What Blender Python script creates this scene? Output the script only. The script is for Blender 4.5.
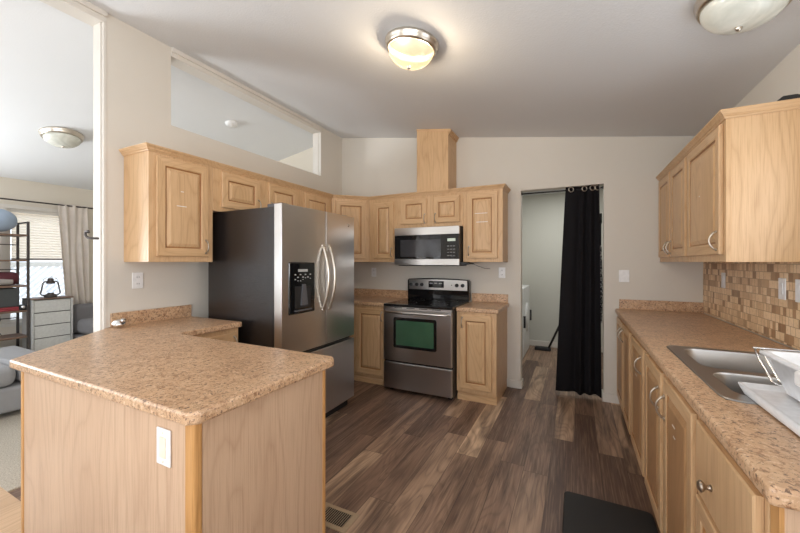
import bpy, bmesh, math, random
from mathutils import Vector, Matrix, noise as mnoise
random.seed(7)
PI = math.pi
sc = bpy.context.scene
C = sc.collection
for o in list(bpy.data.objects):
    bpy.data.objects.remove(o)

# ---------------------------------------------------------------- camera, sky, lights, exposure
CAM_H = 1.36
cam_d = bpy.data.cameras.new('camera')
cam = bpy.data.objects.new('camera', cam_d)
C.objects.link(cam)
cam.location = (0, 0, CAM_H)
cam.rotation_euler = (PI / 2, 0, math.atan(175 / 352))
cam_d.sensor_width = 36
cam_d.lens = 352 / 800 * 36
cam_d.shift_y = -4.5 / 800
cam_d.clip_start = 0.02
sc.camera = cam

w = bpy.data.worlds.new('sky')
sc.world = w
w.use_nodes = True
bg = w.node_tree.nodes['Background']
bg.inputs['Color'].default_value = (0.84, 0.92, 1.0, 1)
bg.inputs['Strength'].default_value = 0.95

def area(name, loc, rot, sx, sy, power, col):
    l = bpy.data.lights.new(name, 'AREA')
    l.shape = 'RECTANGLE'
    l.size = sx
    l.size_y = sy
    l.energy = power
    l.color = col
    o = bpy.data.objects.new(name, l)
    C.objects.link(o)
    o.location = loc
    o.rotation_euler = rot
    return o
DAY = (1.0, 0.985, 0.965)
area('daylight_sink_window', (1.00, 1.60, 1.58), (0, PI / 2 + 0.3, 0), 0.82, 1.0, 2.2, DAY)
area('patio_door_bounce_fill', (-0.75, -2.56, 1.15), (PI / 2 + 1.1, 0, 0), 2.4, 2.0, 43, DAY)  # tilted up as added fill, so the ceiling bounces it into the kitchen
area('daylight_dining_window', (1.00, -1.20, 1.5), (0, PI / 2 + 0.7, 0), 1.0, 1.5, 20, DAY)
area('living_fill', (-6.55, -0.45, 1.4), (0, -PI / 2 - 0.85, 0), 1.4, 1.6, 76, (0.95, 0.98, 1.0))  # unseen area light added to brighten the living room, aimed up
area('lounge_fill', (-4.9, -2.56, 1.4), (PI / 2 + 0.2, 0, 0), 2.4, 1.5, 8, (0.95, 0.98, 1.0))  # weak unseen fill added for the lounge
area('laundry_fill', (-0.2, 5.1, 2.44), (0, 0, 0), 0.4, 0.4, 6, (1.0, 1.0, 0.96))  # unseen area light added to brighten the laundry, no fixture modelled

sc.view_settings.view_transform = 'Standard'
sc.view_settings.look = 'None'
sc.view_settings.gamma = 1
sc.view_settings.use_curve_mapping = False
sc.view_settings.exposure = 1.3
sc.cycles.use_denoising = True
sc.cycles.max_bounces = 10
sc.cycles.diffuse_bounces = 6

# ---------------------------------------------------------------- helpers
class M:
    def __init__(s):
        s.bm = bmesh.new()
    def face(s, pts, mi=0, smooth=False):
        f = s.bm.faces.new([s.bm.verts.new(p) for p in pts])
        f.material_index = mi
        f.smooth = smooth
        return f
    def box(s, x0, x1, y0, y1, z0, z1, mi=0):
        if x0 > x1: x0, x1 = x1, x0
        if y0 > y1: y0, y1 = y1, y0
        if z0 > z1: z0, z1 = z1, z0
        v = [s.bm.verts.new(p) for p in ((x0, y0, z0), (x1, y0, z0), (x1, y1, z0), (x0, y1, z0), (x0, y0, z1), (x1, y0, z1), (x1, y1, z1), (x0, y1, z1))]
        for q in ((3, 2, 1, 0), (4, 5, 6, 7), (0, 1, 5, 4), (1, 2, 6, 5), (2, 3, 7, 6), (3, 0, 4, 7)):
            f = s.bm.faces.new([v[i] for i in q])
            f.material_index = mi
        return s
    def prism(s, poly, z0, z1, axis='z', mi=0):
        # poly is counter-clockwise seen from +axis
        def p3(p, h):
            if axis == 'z': return (p[0], p[1], h)
            if axis == 'y': return (p[0], h, p[1])
            return (h, p[0], p[1])
        a = [s.bm.verts.new(p3(p, z0)) for p in poly]
        b = [s.bm.verts.new(p3(p, z1)) for p in poly]
        n = len(poly)
        fs = [s.bm.faces.new(a[::-1]), s.bm.faces.new(b)]
        for i in range(n):
            fs.append(s.bm.faces.new((a[i], a[(i + 1) % n], b[(i + 1) % n], b[i])))
        for f in fs: f.material_index = mi
        return s
    def tube(s, pts, r, n=10, mi=0, closed=False, caps=True):
        pts = [Vector(p) for p in pts]
        rings = []
        N = len(pts)
        ref = None
        for i, p in enumerate(pts):
            if closed:
                t = (pts[(i + 1) % N] - pts[i - 1]).normalized()
            else:
                t = (pts[min(i + 1, N - 1)] - pts[max(i - 1, 0)]).normalized()
            if ref is None:
                ref = t.orthogonal().normalized()
            ref = (ref - t * ref.dot(t)).normalized()
            u = t.cross(ref)
            rr = r[i] if isinstance(r, (list, tuple)) else r
            rings.append([s.bm.verts.new(p + (ref * math.cos(2 * PI * k / n) + u * math.sin(2 * PI * k / n)) * rr) for k in range(n)])
        for i in range(N if closed else N - 1):
            a, b = rings[i], rings[(i + 1) % N]
            for k in range(n):
                f = s.bm.faces.new((a[k], a[(k + 1) % n], b[(k + 1) % n], b[k]))
                f.smooth = True
                f.material_index = mi
        if caps and not closed:
            s.bm.faces.new(rings[0][::-1]).material_index = mi
            s.bm.faces.new(rings[-1]).material_index = mi
        return s
    def cyl(s, p0, p1, r, n=20, mi=0):
        return s.tube([p0, p1], r, n, mi)
    def lathe(s, prof, n=32, c=(0, 0, 0), mi=0, axis='z'):
        rings = []
        for r, h in prof:
            ring = []
            for k in range(n):
                a = 2 * PI * k / n
                x, y = r * math.cos(a), r * math.sin(a)
                q = (x, y, h) if axis == 'z' else ((x, -h, y) if axis == 'y' else (h, x, y))
                ring.append(s.bm.verts.new((c[0] + q[0], c[1] + q[1], c[2] + q[2])))
            rings.append(ring)
        for i in range(len(rings) - 1):
            for k in range(n):
                f = s.bm.faces.new((rings[i][k], rings[i][(k + 1) % n], rings[i + 1][(k + 1) % n], rings[i + 1][k]))
                f.smooth = True
                f.material_index = mi
        return s
    def sphere(s, c, r, sub=3, scale=(1, 1, 1), mi=0, noise=0, nf=8):
        g = bmesh.ops.create_icosphere(s.bm, subdivisions=sub, radius=r)
        for v in g['verts']:
            d = 1 + noise * mnoise.noise(v.co * nf)
            v.co = Vector((v.co.x * scale[0] * d + c[0], v.co.y * scale[1] * d + c[1], v.co.z * scale[2] * d + c[2]))
            for f in v.link_faces:
                f.smooth = True
                f.material_index = mi
        return s
    def grid(s, xs, ys, z0, z1, skip=(), plane='z', mi=0):
        # slab on a grid with some cells left out (holes); plane: normal axis
        def p3(a, b, h):
            return (a, b, h) if plane == 'z' else ((a, h, b) if plane == 'y' else (h, a, b))
        cache = {}
        def V(i, j, k):
            if (i, j, k) not in cache:
                cache[(i, j, k)] = s.bm.verts.new(p3(xs[i], ys[j], (z0, z1)[k]))
            return cache[(i, j, k)]
        nx, ny = len(xs) - 1, len(ys) - 1
        def solid(i, j):
            return 0 <= i < nx and 0 <= j < ny and (i, j) not in skip
        for i in range(nx):
            for j in range(ny):
                if not solid(i, j): continue
                s.bm.faces.new((V(i, j, 1), V(i + 1, j, 1), V(i + 1, j + 1, 1), V(i, j + 1, 1)))
                s.bm.faces.new((V(i, j, 0), V(i, j + 1, 0), V(i + 1, j + 1, 0), V(i + 1, j, 0)))
                if not solid(i - 1, j): s.bm.faces.new((V(i, j, 0), V(i, j, 1), V(i, j + 1, 1), V(i, j + 1, 0)))
                if not solid(i + 1, j): s.bm.faces.new((V(i + 1, j, 0), V(i + 1, j + 1, 0), V(i + 1, j + 1, 1), V(i + 1, j, 1)))
                if not solid(i, j - 1): s.bm.faces.new((V(i, j, 0), V(i + 1, j, 0), V(i + 1, j, 1), V(i, j, 1)))
                if not solid(i, j + 1): s.bm.faces.new((V(i, j + 1, 0), V(i, j + 1, 1), V(i + 1, j + 1, 1), V(i + 1, j + 1, 0)))
        return s

def obj(name, m, mat, parent=None, bevel=0, seg=2, loc=None, angle=40, smooth=False, recalc=True):
    bm = m.bm
    if recalc:
        bmesh.ops.recalc_face_normals(bm, faces=bm.faces)
    me = bpy.data.meshes.new(name)
    bm.to_mesh(me)
    bm.free()
    for mm in (mat if isinstance(mat, (list, tuple)) else [mat]):
        me.materials.append(mm)
    if smooth:
        for p in me.polygons: p.use_smooth = True
    o = bpy.data.objects.new(name, me)
    C.objects.link(o)
    if parent: o.parent = parent
    if loc: o.location = loc
    if bevel:
        b = o.modifiers.new('bevel', 'BEVEL')
        b.width = bevel
        b.segments = seg
        b.limit_method = 'ANGLE'
        b.angle_limit = math.radians(angle)
        b.harden_normals = False
    return o

def thing(name, label, cat, loc=(0, 0, 0), rotz=0, group=None):
    o = bpy.data.objects.new(name, None)
    C.objects.link(o)
    o.location = loc
    o.rotation_euler = (0, 0, rotz)
    o.empty_display_size = 0.05
    return tag(o, label, cat, group)

def tag(o, label, cat, group=None):
    o['label'] = label
    o['category'] = cat
    if group: o['group'] = group
    return o

def struct(name, m, mat, parent=None, **k):
    o = obj(name, m, mat, parent, **k)
    if not parent: o['kind'] = 'structure'
    return o

# ---------------------------------------------------------------- materials
class NT:
    def __init__(s, name):
        s.m = bpy.data.materials.new(name)
        s.m.use_nodes = True
        s.t = s.m.node_tree
        s.b = s.t.nodes['Principled BSDF']
    def n(s, typ, **k):
        nd = s.t.nodes.new(typ)
        for a, v in k.items():
            if a in ('operation', 'data_type', 'noise_dimensions', 'blend_type', 'feature', 'wave_type', 'bands_direction', 'wave_profile', 'distance', 'interpolation'):
                setattr(nd, a, v)
        return nd
    def set(s, sock, v):
        if hasattr(v, 'is_output'): s.t.links.new(v, sock)
        else: sock.default_value = v
    def math(s, op, a, b=0.0, c=None):
        nd = s.n('ShaderNodeMath', operation=op)
        s.set(nd.inputs[0], a)
        s.set(nd.inputs[1], b)
        if c is not None: s.set(nd.inputs[2], c)
        return nd.outputs[0]
    def vec(s, x, y, z):
        nd = s.n('ShaderNodeCombineXYZ')
        for i, v in enumerate((x, y, z)): s.set(nd.inputs[i], v)
        return nd.outputs[0]
    def coords(s, kind='Object'):
        tc = s.n('ShaderNodeTexCoord')
        return tc.outputs[kind]
    def sep(s, v):
        nd = s.n('ShaderNodeSeparateXYZ')
        s.set(nd.inputs[0], v)
        return nd.outputs
    def mapping(s, v, scale=(1, 1, 1), loc=None, rot=None):
        nd = s.n('ShaderNodeMapping')
        s.set(nd.inputs['Vector'], v)
        nd.inputs['Scale'].default_value = scale
        if loc is not None: s.set(nd.inputs['Location'], loc)
        if rot is not None: nd.inputs['Rotation'].default_value = rot
        return nd.outputs[0]
    def noise(s, v, scale, detail=4, rough=0.5, dist=0.0):
        nd = s.n('ShaderNodeTexNoise')
        s.set(nd.inputs['Vector'], v)
        nd.inputs['Scale'].default_value = scale
        nd.inputs['Detail'].default_value = detail
        nd.inputs['Roughness'].default_value = rough
        nd.inputs['Distortion'].default_value = dist
        return nd.outputs['Fac']
    def white(s, v):
        nd = s.n('ShaderNodeTexWhiteNoise')
        s.set(nd.inputs['Vector'], v)
        return nd.outputs['Value']
    def ramp(s, f, stops, interp='LINEAR'):
        nd = s.n('ShaderNodeValToRGB')
        s.set(nd.inputs[0], f)
        r = nd.color_ramp
        r.interpolation = interp
        while len(r.elements) < len(stops): r.elements.new(0.5)
        for e, (p, c) in zip(r.elements, stops):
            e.position = p
            e.color = (*c, 1) if len(c) == 3 else c
        return nd.outputs[0]
    def mix(s, f, a, b, blend='MIX'):
        nd = s.n('ShaderNodeMix', data_type='RGBA', blend_type=blend)
        s.set(nd.inputs[0], f)
        s.set(nd.inputs[6], a if hasattr(a, 'is_output') else (*a, 1))
        s.set(nd.inputs[7], b if hasattr(b, 'is_output') else (*b, 1))
        return nd.outputs[2]
    def bump(s, h, strength=0.2, dist=0.005):
        nd = s.n('ShaderNodeBump')
        s.set(nd.inputs['Height'], h)
        nd.inputs['Strength'].default_value = strength
        nd.inputs['Distance'].default_value = dist
        s.t.links.new(nd.outputs[0], s.b.inputs['Normal'])
    def col(s, v): s.set(s.b.inputs['Base Color'], v if hasattr(v, 'is_output') else (*v, 1))
    def p(s, **k):
        for a, v in k.items(): s.set(s.b.inputs[a.replace('_', ' ')], v)
        return s

def srgb(r, g, b):
    f = lambda c: (c / 255 / 12.92) if c <= 10 else (((c / 255) + 0.055) / 1.055) ** 2.4
    return (f(r), f(g), f(b))

def simple(name, col, rough=0.5, metal=0.0, nscale=40, namt=0.06, **k):
    t = NT(name)
    n = t.noise(t.coords(), nscale, 3)
    d = tuple(c * (1 - namt) for c in col)
    u = tuple(min(1, c * (1 + namt)) for c in col)
    t.col(t.ramp(n, [(0.3, d), (0.7, u)]))
    t.p(Roughness=rough, Metallic=metal)
    t.p(**k)
    return t.m

def paint(name, col, bumpy=0.15):
    t = NT(name)
    v = t.coords()
    n = t.noise(v, 1.2, 3)
    t.col(t.ramp(n, [(0.3, tuple(c * 0.97 for c in col)), (0.7, col)]))
    t.p(Roughness=0.75)
    t.bump(t.noise(v, 90, 3), bumpy, 0.003)
    return t.m

def oak(name, light, mid, dark, axis='z', rough=0.38):
    t = NT(name)
    oi = t.n('ShaderNodeObjectInfo')
    rnd = oi.outputs['Random']
    off = t.vec(t.math('MULTIPLY', rnd, 13.0), t.math('MULTIPLY', rnd, 7.0), t.math('MULTIPLY', rnd, 5.0))
    def st(k): return {'z': (1, 1, k), 'x': (k, 1, 1), 'y': (1, k, 1)}[axis]
    v = t.mapping(t.coords(), st(0.2), off)
    # cathedral growth rings: contour lines of a stretched noise
    field = t.math('ADD', t.noise(v, 4.0, 1, 0.4), t.math('MULTIPLY', t.noise(v, 16, 2), 0.05))
    rings = t.math('FRACT', t.math('MULTIPLY', field, 15.0))
    rings = t.math('POWER', t.math('ABSOLUTE', t.math('SUBTRACT', t.math('MULTIPLY', rings, 2.0), 1.0)), 4.0)
    base = t.ramp(t.noise(v, 4, 3), [(0.3, mid), (0.7, light)])
    fine = t.noise(t.mapping(t.coords(), st(0.025), off), 190, 3, 0.65)
    c1 = t.mix(t.math('MULTIPLY', rings, 0.30), base, dark)
    pores = t.ramp(fine, [(0.48, (0, 0, 0)), (0.66, (1, 1, 1))])
    c2 = t.mix(t.math('MULTIPLY', pores, 0.34), c1, dark)
    t.col(c2)
    t.p(Roughness=rough)
    t.b.inputs['Specular IOR Level'].default_value = 0.4
    t.bump(pores, 0.08, 0.001)
    return t.m

OL, OM, OD = srgb(214, 179, 139), srgb(204, 168, 126), srgb(162, 120, 80)
WOOD = oak('oak_vertical', OL, OM, OD, 'z')
WOODH = oak('oak_horizontal', OL, OM, OD, 'x')
WOODG = oak('oak_groove_shade', srgb(168, 120, 74), srgb(152, 106, 64), srgb(120, 78, 44), 'z')  # darker oak paints the shadow into the door grooves
WOODP = oak('oak_weathered_panel', srgb(190, 150, 108), srgb(176, 136, 96), srgb(136, 100, 66), 'z')
WOODY = oak('oak_trim_honey', srgb(208, 160, 104), srgb(194, 144, 88), srgb(152, 104, 56), 'z')
PANEL = oak('oak_panel_pale', srgb(208, 178, 150), srgb(195, 163, 135), srgb(160, 124, 97), 'z')

def mk_floor():
    t = NT('vinyl_plank_floor')
    x, y, z = t.sep(t.coords())
    W_, L_ = 0.152, 1.22
    xs = t.math('DIVIDE', x, W_)
    row = t.math('FLOOR', xs)
    fx = t.math('FRACT', xs)
    ys = t.math('ADD', t.math('DIVIDE', y, L_), t.math('MULTIPLY', t.white(t.vec(row, 3.0, 1.0)), 7.0))
    pl = t.math('FLOOR', ys)
    fy = t.math('FRACT', ys)
    rnd = t.white(t.vec(row, pl, 5.0))
    rnd2 = t.white(t.vec(row, pl, 9.0))
    base = t.ramp(rnd, [(0.0, srgb(92, 70, 60)), (0.25, srgb(126, 100, 85)), (0.5, srgb(150, 122, 103)), (0.75, srgb(174, 145, 121)), (1.0, srgb(212, 182, 152))])
    def gv(k): return t.vec(t.math('ADD', x, t.math('MULTIPLY', rnd, 17.0)), t.math('MULTIPLY', t.math('ADD', y, t.math('MULTIPLY', rnd2, 31.0)), k), rnd)
    g1 = t.noise(gv(0.07), 24, 4, 0.55, 0.5)
    g2 = t.noise(gv(0.03), 110, 3, 0.6)
    big = t.noise(gv(0.14), 8, 3, 0.5, 1.0)
    field = t.noise(gv(0.16), 7, 1, 0.4, 0.3)
    rg = t.math('POWER', t.math('ABSOLUTE', t.math('SUBTRACT', t.math('MULTIPLY', t.math('FRACT', t.math('MULTIPLY', field, 13.0)), 2.0), 1.0)), 3.0)
    c = t.mix(t.ramp(big, [(0.44, (0, 0, 0)), (0.66, (0.9, 0.9, 0.9))]), base, srgb(82, 62, 53))
    c = t.mix(t.ramp(g1, [(0.44, (0, 0, 0)), (0.68, (0.42, 0.42, 0.42))]), c, srgb(84, 62, 52))
    c = t.mix(t.math('MULTIPLY', rg, 0.4), c, srgb(70, 52, 46))
    c = t.mix(t.ramp(g2, [(0.48, (0, 0, 0)), (0.72, (0.25, 0.25, 0.25))]), c, srgb(212, 180, 150))
    ex = t.math('MINIMUM', fx, t.math('SUBTRACT', 1.0, fx))
    ey = t.math('MULTIPLY', t.math('MINIMUM', fy, t.math('SUBTRACT', 1.0, fy)), L_ / W_)
    seam = t.math('LESS_THAN', t.math('MINIMUM', ex, ey), 0.012)
    c = t.mix(t.math('MULTIPLY', seam, 0.6), c, srgb(45, 33, 27))
    t.col(c)
    t.p(Roughness=t.math('ADD', 0.36, t.math('MULTIPLY', g1, 0.2)))
    t.bump(t.math('SUBTRACT', t.math('MULTIPLY', g2, 0.2), seam), 0.15, 0.002)
    return t.m
FLOOR = mk_floor()

def mk_granite():
    t = NT('speckled_laminate')
    v = t.coords()
    n1 = t.noise(v, 14, 6, 0.7, 0.4)
    n2 = t.noise(v, 62, 5, 0.75, 0.5)
    n3 = t.noise(t.mapping(v, loc=(3, 8, 1)), 85, 4, 0.7, 0.4)
    n4 = t.noise(t.mapping(v, loc=(13, 2, 5)), 70, 4, 0.7)
    c = t.ramp(n1, [(0.3, srgb(182, 146, 114)), (0.52, srgb(200, 164, 130)), (0.72, srgb(214, 182, 148))])
    c = t.mix(t.ramp(n4, [(0.55, (0, 0, 0)), (0.64, (0.75, 0.75, 0.75))]), c, srgb(226, 198, 168))
    c = t.mix(t.ramp(n2, [(0.53, (0, 0, 0)), (0.60, (0.85, 0.85, 0.85))]), c, srgb(146, 106, 74))
    c = t.mix(t.ramp(n3, [(0.57, (0, 0, 0)), (0.63, (0.9, 0.9, 0.9))]), c, srgb(88, 64, 52))
    t.col(c)
    t.p(Roughness=0.34)
    return t.m
GRANITE = mk_granite()

def mk_tile():
    t = NT('mosaic_tile')
    x, y, z = t.sep(t.coords())
    S = 0.0465
    vz = t.math('DIVIDE', z, S)
    row = t.math('FLOOR', vz)
    fz = t.math('FRACT', vz)
    u = t.math('ADD', t.math('DIVIDE', y, S), t.math('MULTIPLY', t.white(t.vec(row, 1.0, 4.0)), 3.0))
    half = t.math('FLOOR', t.math('DIVIDE', u, 2.0))
    r = t.white(t.vec(half, row, 2.0))
    wide = t.math('GREATER_THAN', r, 0.82)
    thin = t.math('LESS_THAN', r, 0.25)
    # cell width 2 (wide), 1 (normal) or uneven thirds (thin)
    wdt = t.math('ADD', 1.0, t.math('SUBTRACT', wide, t.math('MULTIPLY', thin, 1.0 / 3.0)))
    loc = t.math('DIVIDE', t.math('SUBTRACT', u, t.math('MULTIPLY', half, 2.0)), wdt)
    idx = t.math('FLOOR', loc)
    fu = t.math('FRACT', loc)
    rc = t.white(t.vec(t.math('ADD', t.math('MULTIPLY', half, 3.0), idx), row, 8.0))
    base = t.ramp(rc, [(0.0, srgb(152, 118, 86)), (0.15, srgb(178, 142, 106)), (0.35, srgb(220, 187, 147)), (0.7, srgb(234, 204, 164)), (1.0, srgb(243, 217, 182))])
    n = t.noise(t.coords(), 60, 4, 0.6)
    c = t.mix(t.ramp(n, [(0.45, (0, 0, 0)), (0.8, (0.3, 0.3, 0.3))]), base, srgb(150, 114, 80))
    eu = t.math('MULTIPLY', t.math('MINIMUM', fu, t.math('SUBTRACT', 1.0, fu)), wdt)
    ez = t.math('MINIMUM', fz, t.math('SUBTRACT', 1.0, fz))
    g = t.math('LESS_THAN', t.math('MINIMUM', eu, ez), 0.035)
    c = t.mix(g, c, srgb(176, 146, 112))
    t.col(c)
    t.p(Roughness=0.4)
    t.bump(t.math('SUBTRACT', 1.0, g), 0.4, 0.002)
    return t.m
TILE = mk_tile()

def mk_steel(name, col, rough, axis='x', var=0.12):
    t = NT(name)
    n = t.noise(t.mapping(t.coords(), (1, 1, 0.4)), 2.5, 3)
    t.col(t.ramp(n, [(0.3, tuple(c * 0.97 for c in col)), (0.7, col)]))
    t.p(Metallic=1.0, Roughness=rough)
    return t.m
STEEL = mk_steel('brushed_stainless', (0.64, 0.625, 0.61), 0.28)
STEELD = mk_steel('dark_stainless', (0.48, 0.47, 0.47), 0.28)
SINKM = mk_steel('sink_stainless', (0.42, 0.41, 0.40), 0.36)
NICKEL = simple('brushed_nickel', (0.62, 0.57, 0.50), 0.28, 1.0)
NICKELB = simple('satin_nickel_pull', (0.5, 0.44, 0.37), 0.32, 1.0)
NICKELD = simple('aged_nickel', (0.40, 0.34, 0.28), 0.35, 1.0)
CHROME = simple('chrome_wire', (0.75, 0.75, 0.75), 0.15, 1.0)
BLACKG = simple('black_gloss', (0.008, 0.008, 0.009), 0.06)
BLACKGL = simple('black_glass', (0.012, 0.012, 0.013), 0.03)
def mk_fridge_side():
    t = NT('textured_black_enamel')
    v = t.coords()
    t.col(t.ramp(t.noise(v, 30, 3), [(0.3, (0.012, 0.010, 0.010)), (0.7, (0.02, 0.016, 0.016))]))
    t.p(Roughness=0.17)
    t.b.inputs['Specular IOR Level'].default_value = 0.7
    t.bump(t.noise(v, 110, 3, 0.6), 0.6, 0.004)
    return t.m
FRSIDE = mk_fridge_side()
BLACKM = simple('black_plastic', (0.015, 0.015, 0.016), 0.45)
BLACKR = simple('black_rubber_mat', (0.012, 0.012, 0.013), 0.6, nscale=300)
DGREY = simple('dark_grey_plastic', (0.10, 0.10, 0.11), 0.5)
WHITEP = simple('white_plastic', (0.80, 0.80, 0.80), 0.3)
TUBM = simple('white_tub_plastic', (0.78, 0.79, 0.81), 0.25)
IVORY = simple('ivory_plastic', srgb(238, 228, 206), 0.35)
APPL = simple('white_enamel', (0.78, 0.79, 0.80), 0.25)
TRIM = simple('white_trim_paint', srgb(214, 209, 201), 0.5, namt=0.01)
WALL = paint('greige_wall_paint', srgb(212, 206, 196))
CEIL = paint('ceiling_paint', srgb(218, 219, 220), 0.5)
LWALL = paint('cream_wall_paint', srgb(216, 208, 194))
LCEIL = paint('living_ceiling_paint', srgb(226, 228, 230), 0.3)
LAUN = paint('laundry_wall_paint', srgb(204, 203, 194))
MARKW = simple('white_mark_flat', (0.82, 0.82, 0.80), 0.6)  # plain white for the thin strips on some doors
def mk_cloth(name, col, rough=0.9, sc_=400):
    t = NT(name)
    v = t.coords()
    t.col(t.ramp(t.noise(v, 6, 3), [(0.3, tuple(c * 0.9 for c in col)), (0.7, col)]))
    t.p(Roughness=rough)
    t.bump(t.noise(v, sc_, 2), 0.2, 0.002)
    return t.m
BLACKC = mk_cloth('black_curtain_cloth', (0.008, 0.0072, 0.009), 0.9)
BLACKC.node_tree.nodes['Principled BSDF'].inputs['Specular IOR Level'].default_value = 0.25
LINEN = mk_cloth('beige_curtain_cloth', srgb(214, 204, 194))
SOFA = mk_cloth('grey_sofa_cloth', srgb(150, 150, 152))
CHAIRC = mk_cloth('dark_grey_armchair_cloth', srgb(120, 118, 120))
BLUEC = mk_cloth('pale_blue_cloth', srgb(160, 176, 196), 0.7)
MAROON = mk_cloth('maroon_cloth', srgb(92, 44, 52))
REDC = mk_cloth('red_cloth', srgb(150, 60, 66))
GREYBOX = mk_cloth('charcoal_box_cloth', srgb(74, 76, 76))
def mk_carpet():
    t = NT('beige_carpet')
    v = t.coords()
    n = t.noise(v, 120, 4, 0.7)
    t.col(t.ramp(n, [(0.35, srgb(160, 150, 136)), (0.65, srgb(206, 198, 184))]))
    t.p(Roughness=1.0)
    t.bump(n, 0.8, 0.01)
    return t.m
CARPET = mk_carpet()
PLANKL = oak('pale_oak_plank', srgb(206, 176, 144), srgb(190, 160, 130), srgb(150, 120, 94), 'y')
DRESSF = simple('grey_dresser_paint', srgb(188, 188, 186), 0.5)
DRESSD = simple('grey_drawer_front', srgb(202, 202, 198), 0.6)
DGAP = simple('drawer_gap_shade', srgb(70, 66, 62), 0.7)
RUSTIC = simple('rustic_shelf_board', srgb(116, 92, 76), 0.6)
IRON = simple('dark_iron', srgb(84, 78, 76), 0.5, 0.6)
VENTM = simple('bronze_vent_metal', srgb(168, 148, 122), 0.5, 0.2)
VENTD = simple('vent_dark', (0.01, 0.009, 0.008), 0.8)
FOIL = simple('crumpled_foil', (0.8, 0.8, 0.8), 0.2, 1.0)
def mk_speckle():
    t = NT('black_white_speckled_cloth')
    n = t.noise(t.coords(), 70, 2)
    t.col(t.ramp(n, [(0.50, (0.02, 0.02, 0.02)), (0.56, (0.6, 0.58, 0.55))]))
    t.p(Roughness=0.9)
    return t.m
SPECK = mk_speckle()
def emis(name, col, strength, base):
    t = NT(name)
    t.col(base)
    t.p(Roughness=0.3)
    n = t.noise(t.coords(), 9, 3, 0.5, 1.0)
    t.set(t.b.inputs['Emission Color'], t.ramp(n, [(0.3, tuple(c * 0.8 for c in col)), (0.7, col)]))
    t.b.inputs['Emission Strength'].default_value = strength
    return t.m
LAMPON = emis('lit_lamp_glass', (1.0, 0.74, 0.43), 0.50, (0.03, 0.026, 0.018))
LAMPON.node_tree.nodes['Principled BSDF'].inputs['Specular IOR Level'].default_value = 0.15
_t = LAMPON.node_tree
_tr = _t.nodes.new('ShaderNodeBsdfTransparent')
_tr.inputs[0].default_value = (1.0, 0.93, 0.82, 1)
_mx = _t.nodes.new('ShaderNodeMixShader')
_mx.inputs[0].default_value = 0.35
_t.links.new(_t.nodes['Principled BSDF'].outputs[0], _mx.inputs[1])
_t.links.new(_tr.outputs[0], _mx.inputs[2])
_t.links.new(_mx.outputs[0], _t.nodes['Material Output'].inputs[0])
def mk_lampoff():
    t = NT('unlit_alabaster_glass')
    n = t.noise(t.coords(), 8, 3, 0.5, 1.5)
    t.col(t.ramp(n, [(0.3, srgb(196, 198, 188)), (0.7, srgb(224, 224, 214))]))
    t.p(Roughness=0.2)
    return t.m
LAMPOFF = mk_lampoff()
def mk_glass(name, tint=(0.95, 0.97, 1.0)):
    t = NT(name)
    tr = t.n('ShaderNodeBsdfTransparent')
    tr.inputs[0].default_value = (*tint, 1)
    gl = t.n('ShaderNodeBsdfGlossy')
    gl.inputs['Roughness'].default_value = 0.02
    mx = t.n('ShaderNodeMixShader')
    mx.inputs[0].default_value = 0.08
    t.t.links.new(tr.outputs[0], mx.inputs[1])
    t.t.links.new(gl.outputs[0], mx.inputs[2])
    t.t.links.new(mx.outputs[0], t.t.nodes['Material Output'].inputs[0])
    return t.m
GLASS = mk_glass('window_glass')
def mk_blind():
    t = NT('beige_cellular_blind')
    x, y, z = t.sep(t.coords())
    f = t.math('FRACT', t.math('DIVIDE', z, 0.038))
    t.col(t.ramp(f, [(0.0, srgb(218, 204, 184)), (0.15, srgb(232, 218, 198)), (0.9, srgb(234, 220, 200))]))
    t.p(Roughness=0.8)
    t.b.inputs['Transmission Weight'].default_value = 0.0
    tr = t.n('ShaderNodeBsdfTranslucent')
    tr.inputs[0].default_value = (*srgb(246, 232, 212), 1)
    mx = t.n('ShaderNodeMixShader')
    mx.inputs[0].default_value = 0.8
    t.t.links.new(t.b.outputs[0], mx.inputs[1])
    t.t.links.new(tr.outputs[0], mx.inputs[2])
    t.t.links.new(mx.outputs[0], t.t.nodes['Material Output'].inputs[0])
    return t.m
BLIND = mk_blind()
OVENG = NT('green_tinted_oven_glass')
OVENG.col(OVENG.ramp(OVENG.noise(OVENG.coords(), 3, 2), [(0.3, (0.03, 0.085, 0.05)), (0.7, (0.05, 0.12, 0.07))]))
OVENG.p(Roughness=0.06)
OVENG = OVENG.m
DISP = emis('lit_display', (0.55, 0.62, 0.5), 0.25, (0.3, 0.33, 0.28))

# ---------------------------------------------------------------- room
BW, LX, RX = 3.96, -2.855, 1.017       # back wall, dividing wall (kitchen face), right wall
EX, NY = -6.6, -2.6                     # exterior wall of the lounge, wall behind the camera
SL = 0.1525
cz = lambda X: 3.055 - SL * (X - LX)    # kitchen ceiling height
RIDGE = -2.995
lz = lambda X: 3.075 + 0.172 * (X - RIDGE)

struct('floor', M().box(LX - 0.14, RX + 0.1, NY, BW + 2.4, -0.06, 0), FLOOR)
struct('floor_carpet', M().box(EX, LX - 0.14, 0.83, BW, -0.06, 0.008).box(EX, -3.6, NY, 0.83, -0.06, 0.008), CARPET)
struct('floor_entry', M().box(-3.6, -2.42, NY, 0.83, -0.06, 0.002), PLANKL)
# ceilings (sloped slabs)
struct('ceiling', M().prism([(RIDGE, cz(RIDGE)), (RX + 0.1, cz(RX + 0.1)), (RX + 0.1, cz(RX) + 0.12), (RIDGE, cz(RIDGE) + 0.12)], NY - 0.1, BW + 0.1, 'y'), CEIL)
struct('ceiling_living', M().prism([(EX - 0.1, lz(EX - 0.1)), (RIDGE, lz(RIDGE)), (RIDGE, lz(RIDGE) + 0.12), (EX - 0.1, lz(EX) + 0.12)], NY - 0.1, BW + 0.1, 'y'), LCEIL)
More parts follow.
